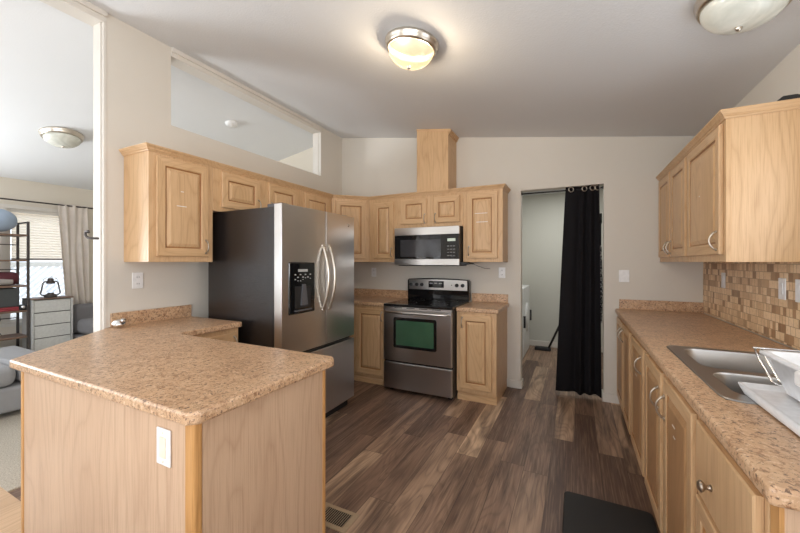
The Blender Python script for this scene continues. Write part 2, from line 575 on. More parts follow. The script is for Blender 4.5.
# back wall with doorway (x -0.52..0.25, up to 2.12) ; polygon follows the sloped ceiling
m = M()
OX0, OX1, OZ = -0.521, 0.252, 2.125
for a, b, z0 in ((LX - 0.12, OX0, 0.0), (OX1, RX + 0.1, 0.0)):
    m.prism([(a, z0), (b, z0), (b, cz(b)), (a, cz(a))], BW, BW + 0.11, 'y')
m.prism([(OX0, OZ), (OX1, OZ), (OX1, cz(OX1)), (OX0, cz(OX0))], BW, BW + 0.11, 'y')
struct('wall_back', m, WALL)
m = M()
m.prism([(EX - 0.1, 0), (LX - 0.12, 0), (LX - 0.12, lz(LX - 0.12)), (EX - 0.1, lz(EX - 0.1))], BW + 0.01, BW + 0.11, 'y')
struct('wall_living_back', m, LWALL)
# dividing wall with clerestory opening
CY0, CY1, CZ0 = 1.683, 3.525, 2.44
WE = 1.255
m = M()
m.grid([WE, CY0, CY1, BW], [0, CZ0, 3.10], LX - 0.12, LX, skip={(1, 1)}, plane='x')
struct('wall_left', m, WALL)
# white ridge beam over the open part and through the clerestory
m = M()
m.box(LX - 0.13, LX + 0.003, NY, WE, 2.985, 3.09)
m.box(LX - 0.165, LX - 0.13, NY, WE, 3.005, 3.09)
m.box(LX + 0.003, LX + 0.022, NY, WE, 3.02, 3.09)
struct('trim_1', m, TRIM, bevel=0.004)
m = M()
m.box(LX - 0.13, LX + 0.004, CY0, CY1, 2.985, 3.09)
m.box(LX - 0.15, LX - 0.13, CY0, CY1, 3.005, 3.09)
m.box(LX + 0.004, LX + 0.02, CY0, CY1, 3.02, 3.09)
struct('trim_2', m, TRIM, bevel=0.004)
# casing of the dividing wall's end and the clerestory's far jamb
m = M()
m.box(LX - 0.135, LX + 0.004, WE - 0.018, WE + 0.001, 0, 2.985)
m.box(LX - 0.14, LX - 0.121, WE, WE + 0.07, 0, 2.985)
m.box(LX - 0.115, LX - 0.02, WE - 0.026, WE - 0.016, 0, 2.985)
struct('trim_3', m, TRIM, bevel=0.003)
m = M()
m.box(LX - 0.125, LX + 0.004, CY1 - 0.018, CY1 + 0.001, CZ0, 2.985)
m.box(LX - 0.10, LX - 0.03, CY1 - 0.024, CY1 - 0.017, CZ0, 2.985)
struct('trim_4', m, TRIM, bevel=0.003)
# right wall with the sink window (out of frame) and a dining window
m = M()
m.grid([NY, -1.95, -0.45, 1.05, 2.15, BW + 0.1], [0, 1.0, 1.15, 2.0, 2.05, 2.62], RX, RX + 0.1, skip={(1, 1), (1, 2), (1, 3), (3, 2)}, plane='x')
struct('wall_right', m, WALL)
def window(name, x0, x1, z0, z1, plane, at, thick, bars=1):
    f = M()
    b = 0.045
    def B(a0, a1, c0, c1, d0, d1):
        if plane == 'x': f.box(d0, d1, a0, a1, c0, c1)
        else: f.box(a0, a1, d0, d1, c0, c1)
    B(x0, x0 + b, z0, z1, at, at + thick); B(x1 - b, x1, z0, z1, at, at + thick)
    B(x0 + b, x1 - b, z0, z0 + b, at, at + thick); B(x0 + b, x1 - b, z1 - b, z1, at, at + thick)
    for k in range(bars):
        c = x0 + (x1 - x0) * (k + 1) / (bars + 1)
        B(c - 0.02, c + 0.02, z0 + b, z1 - b, at + 0.01, at + thick - 0.01)
    o = struct(name, f, TRIM, bevel=0.003)
    f = M()
    c = at + thick / 2
    B(x0 + b * 0.8, x1 - b * 0.8, z0 + b * 0.8, z1 - b * 0.8, c - 0.003, c + 0.003)
    g = obj('window_pane', f, GLASS, o)
    return o
window('window_1', 1.05, 2.15, 1.15, 2.0, 'x', RX + 0.03, 0.06)
window('window_2', -1.95, -0.45, 1.0, 2.05, 'x', RX + 0.03, 0.06)
# wall behind the camera with patio door and lounge window
m = M()
m.grid([EX - 0.1, -6.1, -3.7, -1.95, 0.45, RX + 0.1], [0, 0.05, 0.65, 2.15, 3.1], NY - 0.1, NY, skip={(1, 2), (3, 1), (3, 2)}, plane='y')
struct('wall_front', m, WALL)
window('window_3', -6.1, -3.7, 0.65, 2.15, 'y', NY - 0.08, 0.06, 2)
window('door_1', -1.95, 0.45, 0.05, 2.15, 'y', NY - 0.08, 0.06, 1)
# exterior wall of the lounge with its blind window (in view) and another one out of view
VY0, VY1, VZ0, VZ1 = 1.81, 2.52, 0.56, 2.06
m = M()
m.grid([NY - 0.1, -1.8, 0.4, VY0, VY1, BW + 0.1], [0, VZ0, 0.7, VZ1, 2.1, 2.5], EX - 0.1, EX, skip={(1, 2), (1, 3), (3, 1), (3, 2)}, plane='x')
struct('wall_living_left', m, LWALL)
window('window_4', VY0, VY1, VZ0, VZ1, 'x', EX - 0.08, 0.07, 0)
window('window_5', -1.8, 0.4, 0.7, 2.1, 'x', EX - 0.08, 0.06, 2)
m = M()
m.box(EX, EX + 0.014, VY0 - 0.06, VY1 + 0.06, VZ1, VZ1 + 0.05)
m.box(EX, EX + 0.014, VY0 - 0.05, VY0, VZ0, VZ1)
m.box(EX, EX + 0.03, VY0 - 0.06, VY1 + 0.06, VZ0 - 0.04, VZ0)
struct('trim_5', m, TRIM, bevel=0.003)
# baseboards
m = M()
m.box(-0.64, OX0, BW - 0.014, BW, 0, 0.085)
m.box(OX0, OX0 + 0.014, BW - 0.014, BW + 0.11, 0, 0.085)
struct('baseboard_back', m, TRIM, bevel=0.005)
m = M()
m.box(OX1, 0.385, BW - 0.014, BW, 0, 0.085)
m.box(OX1 - 0.014, OX1, BW - 0.014, BW + 0.11, 0, 0.085)
struct('baseboard_right', m, TRIM, bevel=0.005)
# laundry room
LY = 6.10
m = M()
m.box(-1.42, 0.95, LY, LY + 0.1, 0, 2.45)
struct('wall_laundry_back', m, LAUN)
struct('wall_laundry_left', M().box(-1.52, -1.42, BW + 0.11, LY + 0.1, 0, 2.45), LAUN)
struct('wall_laundry_right', M().box(0.95, 1.05, BW + 0.11, LY + 0.1, 0, 2.45), LAUN)
struct('ceiling_laundry', M().box(-1.52, 1.05, BW + 0.11, LY + 0.1, 2.45, 2.55), CEIL)
struct('baseboard_laundry', M().box(-1.42, 0.95, LY - 0.014, LY, 0, 0.09), TRIM, bevel=0.005)

# tiled splashback on the right wall
o = struct('wall_tile', M().box(RX - 0.008, RX, 0.85, BW - 0.001, 0.918, 1.40), TILE)

# ---------------------------------------------------------------- cabinets
def door_rings(m, w, h, rings, fill=False, mi_rail=1):
    prev = None
    for ins, y in rings:
        v = [m.bm.verts.new(p) for p in ((ins, y, ins), (w - ins, y, ins), (w - ins, y, h - ins), (ins, y, h - ins))]
        if prev:
            for k in range(4):
                f = m.bm.faces.new((prev[k], prev[(k + 1) % 4], v[(k + 1) % 4], v[k]))
                f.material_index = mi_rail if k in (0, 2) else 0
        prev = v
    if fill: m.bm.faces.new(prev)
    return m

def bow_pull(L=0.096, proj=0.03, r=0.0042):
    m = M()
    pts = []
    for k in range(13):
        a = k / 12
        z = (a - 0.5) * L
        pts.append((0, -proj * (math.sin(PI * a) ** 0.6) - 0.002, z))
    m.tube(pts, [r * (1.5 - 0.5 * math.sin(PI * k / 12)) for k in range(13)], 8)
    for s in (-1, 1):
        m.cyl((0, 0.0, s * L / 2), (0, -0.005, s * L / 2), 0.0085, 12)
    return m

T = 0.019
def add_door(root, x0, x1, z0, z1, yf, handle=None, marks=(), name='door', knob=False, pm=None):
    """door lying on local plane y=yf facing -y; handle=(x, z) in root space"""
    w, h = x1 - x0, z1 - z0
    fr = min(0.056, h * 0.22)
    m = M()
    door_rings(m, w, h, [(0.004, 0), (0, -0.002), (0, -T + 0.004), (0.004, -T), (fr - 0.004, -T), (fr + 0.003, -T + 0.004)])
    d = obj(name, m, [WOOD, WOODH], root, loc=(x0, yf, z0))
    m = M()
    door_rings(m, w, h, [(fr + 0.003, -T + 0.004), (fr + 0.007, -T + 0.010), (fr + 0.013, -T + 0.010)], mi_rail=1)
    for f in m.bm.faces: f.material_index = 1
    n0 = len(m.bm.faces)
    door_rings(m, w, h, [(fr + 0.013, -T + 0.010), (fr + 0.034, -T + 0.001), (fr + 0.036, -T + 0.0005)], fill=True, mi_rail=0)
    obj('raised_panel', m, [pm or WOOD, WOODG], d)
    if handle:
        if knob:
            m = M()
            m.lathe([(0, 0.001), (0.009, 0.0), (0.006, 0.006), (0.006, 0.014), (0.015, 0.02), (0.0165, 0.026), (0.012, 0.031), (0, 0.033)], 20, (0, 0, 0), axis='y')
            obj('knob', m, NICKELD, d, loc=(handle[0] - x0, -T, handle[1] - z0))
        else:
            obj('handle', bow_pull(), NICKELB, d, loc=(handle[0] - x0, -T, handle[1] - z0))
    for (mx, mz, mw) in marks:
        obj('white_mark', M().box(-mw / 2, mw / 2, -0.0008, 0, -0.0025, 0.0025), MARKW, d, loc=(mx - x0, -T + 0.0006, mz - z0))
    return d

def cabinet(name, label, W, D, z0, z1, loc, rot, doors, group=None, toe=0.0, hollow=False, cat='cabinet'):
    root = thing(name, label, cat, (loc[0], loc[1], z0), rot, group)
    H = z1 - z0
    m = M()
    if hollow:
        m.box(0, 0.016, -D + 0.02, 0, toe, H).box(W - 0.016, W, -D + 0.02, 0, toe, H)
        m.box(0.016, W - 0.016, -0.012, 0, toe, H).box(0.016, W - 0.016, -D + 0.02, -0.012, toe, toe + 0.016)
    else:
        m.box(0, W, -D + 0.02, 0, toe, H)
    obj('carcass', m, WOOD, root, bevel=0.001, seg=1)
    obj('face_frame', M().box(0, W, -D, -D + 0.02, toe, H), WOOD, root, bevel=0.0015, seg=1)
    if toe:
        obj('toe_kick', M().box(0, W, -D + 0.034, -0.02, 0, toe).box(0, W, -D + 0.022, -D + 0.034, 0, toe - 0.035), WOODH, root)
    for d in doors:
        dd = dict(d)
        x0, x1, a, b = dd.pop('r')
        hd = dd.pop('handle', None)
        if hd: hd = (hd[0], hd[1] - z0)
        mk = [(q[0], q[1] - z0, q[2]) for q in dd.pop('marks', ())]
        add_door(root, x0, x1, a - z0, b - z0, -D, hd, mk, **dd)
    return root

UZ0, UZ1 = 1.36, 2.125
L90, R90 = PI / 2, -PI / 2
LW = LX + 0.002
BWf = BW - 0.002
UD = 0.303
# left wall uppers (local x runs along +Y)
cabinet('wall_cabinet', 'oak wall cabinet with one tall door at the open end of the left wall run', 0.465, UD, UZ0, UZ1, (LW, 1.357), L90,
        [dict(r=(0.043, 0.420, 1.40, 2.085), handle=(0.395, 1.475), marks=((0.215, 1.865, 0.022), (0.21, 1.76, 0.07)))])
cabinet('wall_cabinet', 'short oak double-door wall cabinet over the refrigerator', 1.018, UD, 1.765, UZ1, (LW, 1.824), L90,
        [dict(r=(0.07, 0.452, 1.80, 2.085), handle=(0.428, 1.862)), dict(r=(0.555, 0.925, 1.80, 2.085), handle=(0.58, 1.862))])
cabinet('wall_cabinet', 'oak wall cabinet between the refrigerator and the corner cabinet', 0.486, UD, UZ0, UZ1, (LW, 2.844), L90,
        [dict(r=(0.022, 0.42, 1.40, 2.085), handle=(0.045, 1.475))])
# diagonal corner cabinet
ccx, ccy = LX + 0.61, BW - 0.61
root = thing('corner_wall_cabinet', 'diagonal oak wall cabinet filling the corner beyond the refrigerator', 'cabinet', (LW, BWf, UZ0), 0)
H = UZ1 - UZ0
P1 = (UD, -0.622 + 0.002); P2 = (0.616, -UD)
m = M().prism([(0, 0), (0, P1[1] - 0.002), (P1[0] - 0.001, P1[1]), (P2[0], P2[1] + 0.001), (P2[0], 0)], 0, H)
obj('carcass', m, WOOD, root, bevel=0.001, seg=1)
dl = math.hypot(P2[0] - P1[0], P2[1] - P1[1])
ang = math.atan2(P2[1] - P1[1], P2[0] - P1[0])
m = M().box(0.002, dl - 0.002, -0.006, 0.0, 0, H)
ff = obj('face_frame', m, WOOD, root, loc=(P1[0], P1[1], 0))
ff.rotation_euler.z = ang
d = add_door(root, 0, dl - 0.08, 0.04, H - 0.04, 0, (0.03, 0.115))
n_ = Vector((math.sin(ang), -math.cos(ang)))
d.location = (P1[0] + math.cos(ang) * 0.04 + n_.x * 0.006, P1[1] + math.sin(ang) * 0.04 + n_.y * 0.006, 0.04)
d.rotation_euler.z = ang
# back wall uppers
x0 = LX + 0.61 + 0.012
cabinet('wall_cabinet', 'narrow tall oak wall cabinet directly left of the microwave', -1.846 - x0, UD, UZ0, UZ1, (x0, BWf), 0,
        [dict(r=(0.072, 0.338, 1.40, 2.06), handle=(0.316, 1.475))])
x0 = -1.844
cabinet('wall_cabinet', 'short oak double-door wall cabinet mounted over the microwave', 0.776, UD, 1.745, UZ1, (x0, BWf), 0,
        [dict(r=(0.046, 0.366, 1.79, 2.075), handle=(0.343, 1.845)), dict(r=(0.446, 0.745, 1.79, 2.075), handle=(0.47, 1.845))])
x0 = -1.066
cabinet('wall_cabinet', 'tall oak wall cabinet right of the microwave with white marks on its door', 0.41, UD, UZ0, UZ1, (x0, BWf), 0,
        [dict(r=(0.042, 0.362, 1.40, 2.08), handle=(0.066, 1.475), marks=((0.195, 1.865, 0.13), (0.205, 1.775, 0.12)))])
# right wall uppers
XU = RX - 0.70
ye = BW - 0.004
cabinet('wall_cabinet', 'oak double-door wall cabinet at the far end of the right wall', 0.918, XU, UZ0, UZ1, (RX - 0.002, ye), R90,
        [dict(r=(0.045, 0.445, 1.40, 2.085), handle=(0.418, 1.475)), dict(r=(0.488, 0.895, 1.40, 2.085), handle=(0.515, 1.475))])
cabinet('wall_cabinet', 'oak wall cabinet with one wide door at the near end of the right wall', 0.66, XU, UZ0, UZ1, (RX - 0.002, ye - 0.919), R90,
        [dict(r=(0.028, 0.626, 1.40, 2.085), handle=(0.593, 1.475), marks=((0.3, 1.76, 0.02),))])
YN = ye - 0.919 - 0.66

def crown(name, label, path, zb, out_sign, parent=None):
    prof = [(0.0, 0.0), (0.006, 0.0), (0.008, 0.008), (0.016, 0.014), (0.016, 0.019), (0.026, 0.030), (0.030, 0.034), (0.030, 0.042), (0.0, 0.042)]
    m = M()
    pts = [Vector(p) for p in path]
    rings = []
    for i, p in enumerate(pts):
        ns = []
        for j in (i - 1, i):
            if 0 <= j < len(pts) - 1:
                d_ = (pts[j + 1] - pts[j]).normalized()
                ns.append(Vector((d_.y, -d_.x)) * out_sign)
        nn = ns[0] if len(ns) == 1 else (ns[0] + ns[1]) / (1 + ns[0].dot(ns[1]))
        rings.append([m.bm.verts.new((p.x + nn.x * a, p.y + nn.y * a, zb + b)) for a, b in prof])
    n = len(prof)
    for i in range(len(rings) - 1):
        for k in range(n):
            m.bm.faces.new((rings[i][k], rings[i + 1][k], rings[i + 1][(k + 1) % n], rings[i][(k + 1) % n]))
    m.bm.faces.new(rings[0])
    m.bm.faces.new(rings[-1][::-1])
    o = obj(name, m, WOODH)
    return tag(o, label, 'molding')
lf = LW + UD
bf = BWf - UD
cl = [(LW, 1.356), (lf + 0.001, 1.356), (lf + 0.001, BWf - 0.618), (LX + 0.622, bf - 0.001), (-0.655, bf - 0.001), (-0.655, BWf)]
crown('crown_molding', 'long stepped oak crown molding topping the cabinets over the refrigerator and stove', cl, UZ1 - 0.020, 1)
rf = RX - 0.002 - XU
crown('crown_molding', 'stepped oak crown molding topping the wall cabinets above the sink counter', [(rf - 0.001, ye), (rf - 0.001, YN - 0.001), (RX - 0.002, YN - 0.001)], UZ1 - 0.026, 1)
# small black thing on top of the right cabinets
m = M()
m.prism([(-0.055, 0), (0.055, 0), (0.045, 0.03), (0.02, 0.042), (-0.03, 0.042), (-0.048, 0.025)], -0.04, 0.04, 'y')
tag(obj('remote_speaker', m, BLACKM, bevel=0.006, loc=(0.955, YN + 0.07, UZ1 + 0.018)), 'small black device lying on top of the right wall cabinets', 'speaker')

# boxed oak vent chase above the microwave cabinet
root = thing('vent_chase', 'boxed oak duct cover rising from the cabinets to the sloping ceiling', 'duct cover', (-1.42, BWf - 0.15, UZ1 + 0.001))
hw = 0.186
zt = lambda x: cz(-1.42 + x) - UZ1 - 0.003
m = M()
m.prism([(-hw, 0), (hw, 0), (hw, zt(hw)), (-hw, zt(-hw))], -0.150, 0.148, 'y')
obj('chase_body', m, WOOD, root, bevel=0.0015, seg=1)
m = M()
for a, b, o_ in ((0.055, 0.035, 0.012), (0.036, 0.018, 0.022), (0.019, 0.001, 0.03)):
    x1 = hw + o_
    m.prism([(hw, zt(x1) - a), (x1, zt(x1) - a), (x1, zt(x1) - b), (hw, zt(x1) - b)], -0.150, 0.148, 'y')
m.prism([(-hw, zt(-hw) - 0.018), (hw + 0.03, zt(hw + .03) - 0.018), (hw + 0.03, zt(hw + 0.03)), (-hw, zt(-hw))], -0.158, -0.150, 'y')
obj('chase_molding', m, WOODH, root)

# ---------------------------------------------------------------- base cabinets and counters
CH = 0.914
CB = CH - 0.04
FT = 3.37      # face of the back base cabinets
# left of stove
root = cabinet('base_cabinet', 'oak base cabinet between the refrigerator and the stove', 1.032, BWf - FT, 0, CB - 0.001, (LW, BWf), 0,
        [dict(r=(0.63, 1.005, 0.115, 0.84), handle=(0.965, 0.765))], toe=0.09)
root = cabinet('base_cabinet', 'narrow oak base cabinet standing right of the stove', 0.386, BWf - FT, 0, CB - 0.001, (-1.048, BWf), 0,
        [dict(r=(0.035, 0.345, 0.125, 0.845), handle=(0.060, 0.77))], toe=0.09)
def counter(name, label, xs, ys, skip=(), bevel=0.009):
    root = thing(name, label, 'countertop', (xs[0], ys[0], CB))
    m = M().grid([x - xs[0] for x in xs], [y - ys[0] for y in ys], 0, 0.04, skip)
    obj('top', m, GRANITE, root, bevel=bevel, seg=3)
    return root
def splash(root, x0, x1, y0, y1, h=0.094):
    ox, oy = root.location.x, root.location.y
    obj('backsplash', M().box(x0 - ox, x1 - ox, y0 - oy, y1 - oy, 0.0395, 0.04 + h), GRANITE, root, bevel=0.003)
c1 = counter('countertop', 'speckled brown corner countertop between the refrigerator and the stove', [LW, -1.820], [3.345, BWf])
splash(c1, LW, -1.820, BWf - 0.02, BWf)
c2 = counter('countertop', 'short speckled brown countertop right of the stove', [-1.050, -0.640], [3.345, BWf])
splash(c2, -1.050, -0.652, BWf - 0.02, BWf)
# left counter + peninsula (one continuous worktop)
root = thing('countertop', 'large speckled tan countertop of the peninsula running to the left wall', 'countertop', (-1.66, 1.0, CB))
poly = [(-2.315, 0.645), (-1.03, 0.645), (-1.0, 0.672), (-1.0, 1.325), (-1.03, 1.355), (-2.19, 1.355), (-2.23, 1.395), (-2.23, 1.835), (LW, 1.835), (LW, 1.262)]
m = M().prism([(x + 1.66, y - 1.0) for x, y in poly], 0, 0.04)
obj('top', m, GRANITE, root, bevel=0.009, seg=3)
obj('backsplash', M().box(LW + 1.66, LW + 1.682, 1.275 - 1, 1.835 - 1, 0.0395, 0.134), GRANITE, root, bevel=0.003)
# peninsula body
root = thing('peninsula_cabinet', 'pale oak panelled peninsula cabinet under the near countertop', 'cabinet', (-1.66, 1.0, 0))
m = M().prism([(x + 1.66, y - 1.0) for x, y in [(-2.285, 0.69), (-1.0785, 0.69), (-1.0785, 0.705), (-1.045, 0.705), (-1.045, 1.30), (-2.30, 1.30), (LX - 0.0 + 0.02, 1.30), (LX + 0.02, 1.285)]], 0, CB - 0.001)
obj('carcass', m, WOOD, root)
obj('back_panel', M().box(-2.27 + 1.66, -1.0785 + 1.66, 0.680 - 1, 0.69 - 1, 0, CB - 0.001), PANEL, root)
obj('end_panel', M().box(-1.045 + 1.66, -1.035 + 1.66, 0.705 - 1, 1.285 - 1, 0, CB - 0.001), PANEL, root)
obj('corner_trim', M().box(-1.078 + 1.66, -1.031 + 1.66, 0.674 - 1, 0.7045 - 1, 0, CB - 0.001), WOODY, root, bevel=0.008, seg=3)
obj('corner_trim', M().box(-2.295 + 1.66, -2.27 + 1.66, 0.676 - 1, 0.69 - 1, 0, CB - 0.001), WOODY, root, bevel=0.004)
obj('corner_trim', M().box(-1.045 + 1.66, -1.031 + 1.66, 1.285 - 1, 1.303 - 1, 0, CB - 0.001), WOODY, root, bevel=0.003)
cabinet('base_cabinet', 'oak base cabinet beside the refrigerator under the left counter', 0.515, 0.595, 0, CB - 0.001, (LW, 1.306), L90,
        [dict(r=(0.06, 0.49, 0.115, 0.84), handle=(0.465, 0.765))], toe=0.09)

# right run: local x runs toward the camera from the back wall
XB = RX - 0.002
RD = XB - 0.372
def rcab(label, ya, yb, doors):
    W = ya - yb
    dd = []
    for d in doors:
        a, b, z0, z1 = d['r']
        e = dict(d)
        e['pm'] = WOODP
        e['r'] = (ya - a, ya - b, z0, z1)
        if 'handle' in e: e['handle'] = (ya - e['handle'][0], e['handle'][1])
        if 'marks' in e: e['marks'] = [(ya - q[0], q[1], q[2]) for q in e['marks']]
        dd.append(e)
    return cabinet('base_cabinet', label, W, RD, 0, CB - 0.001, (XB, ya), R90, dd, toe=0.085, hollow='sink' in label and 'under' in label)
rcab('oak double-door base cabinet at the far end of the sink run', 3.955, 2.999,
     [dict(r=(3.90, 3.46, 0.105, 0.845), handle=(3.50, 0.755)), dict(r=(3.42, 3.03, 0.105, 0.845), handle=(3.39, 0.755))])
rcab('oak single-door base cabinet second from the far end of the sink run', 2.997, 2.446,
     [dict(r=(2.965, 2.475, 0.105, 0.845), handle=(2.53, 0.74), marks=((2.72, 0.72, 0.05), (2.72, 0.63, 0.06)))])
rcab('oak double-door base cabinet directly under the sink', 2.444, 1.488,
     [dict(r=(2.41, 1.995, 0.105, 0.845), handle=(2.035, 0.72)), dict(r=(1.94, 1.512, 0.105, 0.845), handle=(1.905, 0.72), marks=((1.75, 0.70, 0.04), (1.74, 0.66, 0.03)))])
root = rcab('oak base cabinet with a knobbed drawer nearest the camera in the sink run', 1.486, 1.028,
     [dict(r=(1.465, 1.045, 0.105, 0.60), handle=(1.09, 0.52))])
# its drawer front
m = M()
door_rings(m, 0.42, 0.225, [(0.004, 0), (0, -0.002), (0, -T + 0.004), (0.006, -T)], fill=True)
dw = obj('drawer', m, [WOOD, WOODH], root, loc=(1.486 - 1.465, -RD, 0.62))
m = M().lathe([(0.0, 0.0), (0.010, 0.0), (0.007, 0.005), (0.0065, 0.013), (0.012, 0.017), (0.0165, 0.022), (0.0165, 0.026), (0.010, 0.031), (0.0, 0.0325)], 24, axis='y')
obj('knob', m, NICKELD, dw, loc=(0.152, -T, 0.085))
root = thing('filler_panel', 'pale oak end panel closing the near end of the sink run', 'panel', (0.70, 1.003, 0))
obj('panel', M().box(-0.32, XB - 0.70, -0.02, 0.02, 0, CB - 0.001), PANEL, root, bevel=0.002)
obj('edge_strip', M().box(-0.328, -0.32, -0.018, 0.018, 0, CB - 0.001), WOODY, root)

# right countertop with a sink cut-out
SX0, SX1, SY0, SY1 = 0.445, 0.965, 1.500, 2.300
root = thing('countertop', 'long speckled brown countertop along the right wall holding the sink', 'countertop', (0.345, 0.952, CB))
bxs = [0.345, SX0, SX1, XB - 0.007]
bys = [0.952, SY0, SY1, 3.955]
m = M().grid([x - 0.345 for x in bxs], [y - 0.952 for y in bys], 0, 0.04, {(1, 1)})
obj('top', m, GRANITE, root, bevel=0.010, seg=3)
obj('backsplash', M().box(0.378 - 0.345, XB - 0.007 - 0.345, 3.935 - 0.952, 3.955 - 0.952, 0.0395, 0.131), GRANITE, root, bevel=0.003)

# ---------------------------------------------------------------- sink, faucet, dish things
def rrect(x0, x1, y0, y1, r, n=6):
    pts = []
    for cx_, cy_, a0 in ((x1 - r, y1 - r, 0), (x0 + r, y1 - r, PI / 2), (x0 + r, y0 + r, PI), (x1 - r, y0 + r, 3 * PI / 2)):
        for k in range(n + 1):
            a = a0 + PI / 2 * k / n
            pts.append((cx_ + r * math.cos(a), cy_ + r * math.sin(a)))
    return pts
def loops(m, rings, fill_last=True, smooth=True, mi=0):
    prev = None
    for pts, z in rings:
        v = [m.bm.verts.new((x, y, z)) for x, y in pts]
        if prev:
            n = len(v)
            for k in range(n):
                f = m.bm.faces.new((prev[k], prev[(k + 1) % n], v[(k + 1) % n], v[k]))
                f.smooth = smooth
                f.material_index = mi
        prev = v
    if fill_last:
        f = m.bm.faces.new(prev)
        f.smooth = smooth
    return m
root = thing('sink', 'stainless double-bowl sink set into the right countertop', 'sink', (0.70, 1.90, 0.915))
sx, sy = 0.70, 1.90
bowls = [(0.482 - sx, 0.875 - sx, 1.885 - sy, 2.268 - sy), (0.482 - sx, 0.875 - sx, 1.530 - sy, 1.835 - sy)]
m = M()
edges = []
def loop_edges(pts, z):
    v = [m.bm.verts.new((x, y, z)) for x, y in pts]
    return [m.bm.edges.new((v[i], v[(i + 1) % len(v)])) for i in range(len(v))]
out = rrect(0.432 - sx, 0.985 - sx, 1.482 - sy, 2.318 - sy, 0.05)
E_ = loop_edges(out, 0.004)
for b in bowls: E_ += loop_edges(rrect(*b, 0.07), 0.004)
bmesh.ops.triangle_fill(m.bm, edges=E_, use_beauty=True)
loops(m, [(rrect(0.428 - sx, 0.989 - sx, 1.478 - sy, 2.322 - sy, 0.053), 0.0), (out, 0.004)], False)
obj('rim', m, SINKM, root)
for b in bowls:
    m = M()
    i = lambda d: (b[0] + d, b[1] - d, b[2] + d, b[3] - d)
    loops(m, [(rrect(*b, 0.07), 0.004), (rrect(*i(0.006), 0.068), -0.004), (rrect(*i(0.014), 0.062), -0.09), (rrect(*i(0.022), 0.055), -0.145), (rrect(*i(0.05), 0.04), -0.168)])
    bo = obj('bowl', m, SINKM, root)
    cx_, cy_ = (b[0] + b[1]) / 2, (b[2] + b[3]) / 2
    obj('drain', M().lathe([(0.0, 0.004), (0.02, 0.002), (0.036, 0.006), (0.045, 0.006), (0.045, 0.0)], 24, (cx_, cy_, -0.169)), CHROME, bo)
root = thing('faucet', 'chrome faucet at the back of the sink, mostly past the frame edge', 'faucet', (0.935, 1.78, 0.919))
obj('base_plate', M().box(-0.025, 0.025, -0.11, 0.11, 0, 0.012), CHROME, root, bevel=0.004)
obj('spout', M().tube([(0, 0, 0.01), (0, 0, 0.12), (-0.01, 0, 0.16), (-0.06, 0, 0.18), (-0.14, 0, 0.16), (-0.17, 0, 0.13)], 0.012, 12), CHROME, root)
for s in (-1, 1):
    obj('handle', M().cyl((0, s * 0.09, 0.012), (0, s * 0.09, 0.05), 0.014).box(-0.05, 0.01, s * 0.09 - 0.008, s * 0.09 + 0.008, 0.05, 0.06), CHROME, root)

# drain tray, tub and wire rack
root = thing('drain_tray', 'white plastic drain tray sticking out over the sink under the tub', 'tray', (0.745, 1.30, 0.920))
m = M()
o1 = rrect(-0.25, 0.25, -0.30, 0.30, 0.02, 4)
def ins(d): return rrect(-0.25 + d, 0.25 - d, -0.30 + d, 0.30 - d, 0.02, 4)
loops(m, [(ins(0.012), 0.0), (ins(0.0), 0.030), (ins(0.008), 0.032), (ins(0.02), 0.020), (ins(0.03), 0.018)])
m.bm.faces.new([m.bm.verts.new((x, y, 0.0)) for x, y in ins(0.012)][::-1])
obj('tray_body', m, TUBM, root)
root = thing('dish_tub', 'white plastic dish tub standing on the drain tray', 'tub', (0.77, 1.30, 0.945))
m = M()
def tb(d): return rrect(-0.175 - d, 0.175 + d, -0.26 - d, 0.26 + d, 0.03, 5)
loops(m, [(tb(0.0), 0.002), (tb(0.03), 0.112), (tb(0.046), 0.112), (tb(0.046), 0.120), (tb(0.024), 0.120), (tb(-0.004), 0.008)])
m.bm.faces.new([m.bm.verts.new((x, y, 0.002)) for x, y in tb(0.0)][::-1])
obj('tub_body', m, TUBM, root)
m = M()
m.box(-0.228, -0.198, -0.11, 0.06, 0.075, 0.115)
obj('grip', m, WHITEP, root, bevel=0.006)
root = thing('wire_rack', 'chrome wire rack leaning at the far end of the dish tub', 'rack', (0.70, 1.60, 0.945))
m = M()
for dx in (-0.105, -0.085):
    m.tube([(dx, 0.15, 0.098), (dx, 0.125, 0.07), (dx, 0.02, 0.012), (dx + 0.01, 0.004, 0.006), (dx + 0.05, 0.0, 0.004)], 0.0028, 8)
for dx in (0.08, 0.2):
    m.tube([(dx, 0.15, 0.098), (dx, 0.125, 0.07), (dx, 0.02, 0.012), (dx, 0.004, 0.006)], 0.0028, 8)
m.tube([(-0.11, 0.15, 0.098), (0.22, 0.15, 0.098)], 0.0035, 8)
m.tube([(-0.075, 0.0, 0.004), (0.22, 0.002, 0.006)], 0.0028, 8)
obj('wire_frame', m, CHROME, root)

# ---------------------------------------------------------------- refrigerator
root = thing('refrigerator', 'stainless refrigerator with black sides and two upper doors beside the left counter', 'refrigerator', (-2.70, 1.885, 0), L90)
W, D0, D1 = 0.93, 0.735, 0.812       # local x = depth of Y; case front, door front
obj('case', M().box(0.004, W - 0.004, -D0, 0, 0.03, 1.765), FRSIDE, root, bevel=0.004)
obj('kick_grille', M().box(0.03, W - 0.03, -D0 - 0.02, -D0 + 0.1, 0.0, 0.075), BLACKM, root)
def bowed(x0, x1, z0, z1):
    m = M()
    n = 10
    def yf(x): return -D1 - 0.010 * (1 - ((x - W / 2) / (W / 2)) ** 2)
    poly = [(x1, -D0 - 0.004), (x0, -D0 - 0.004)] + [(x0 + (x1 - x0) * k / n, yf(x0 + (x1 - x0) * k / n)) for k in range(n + 1)]
    m.prism(poly, z0, z1)
    return m
XS = 0.494
dl_ = obj('door', bowed(0.0, XS - 0.004, 0.668, 1.785), STEEL, root, bevel=0.004, seg=2)
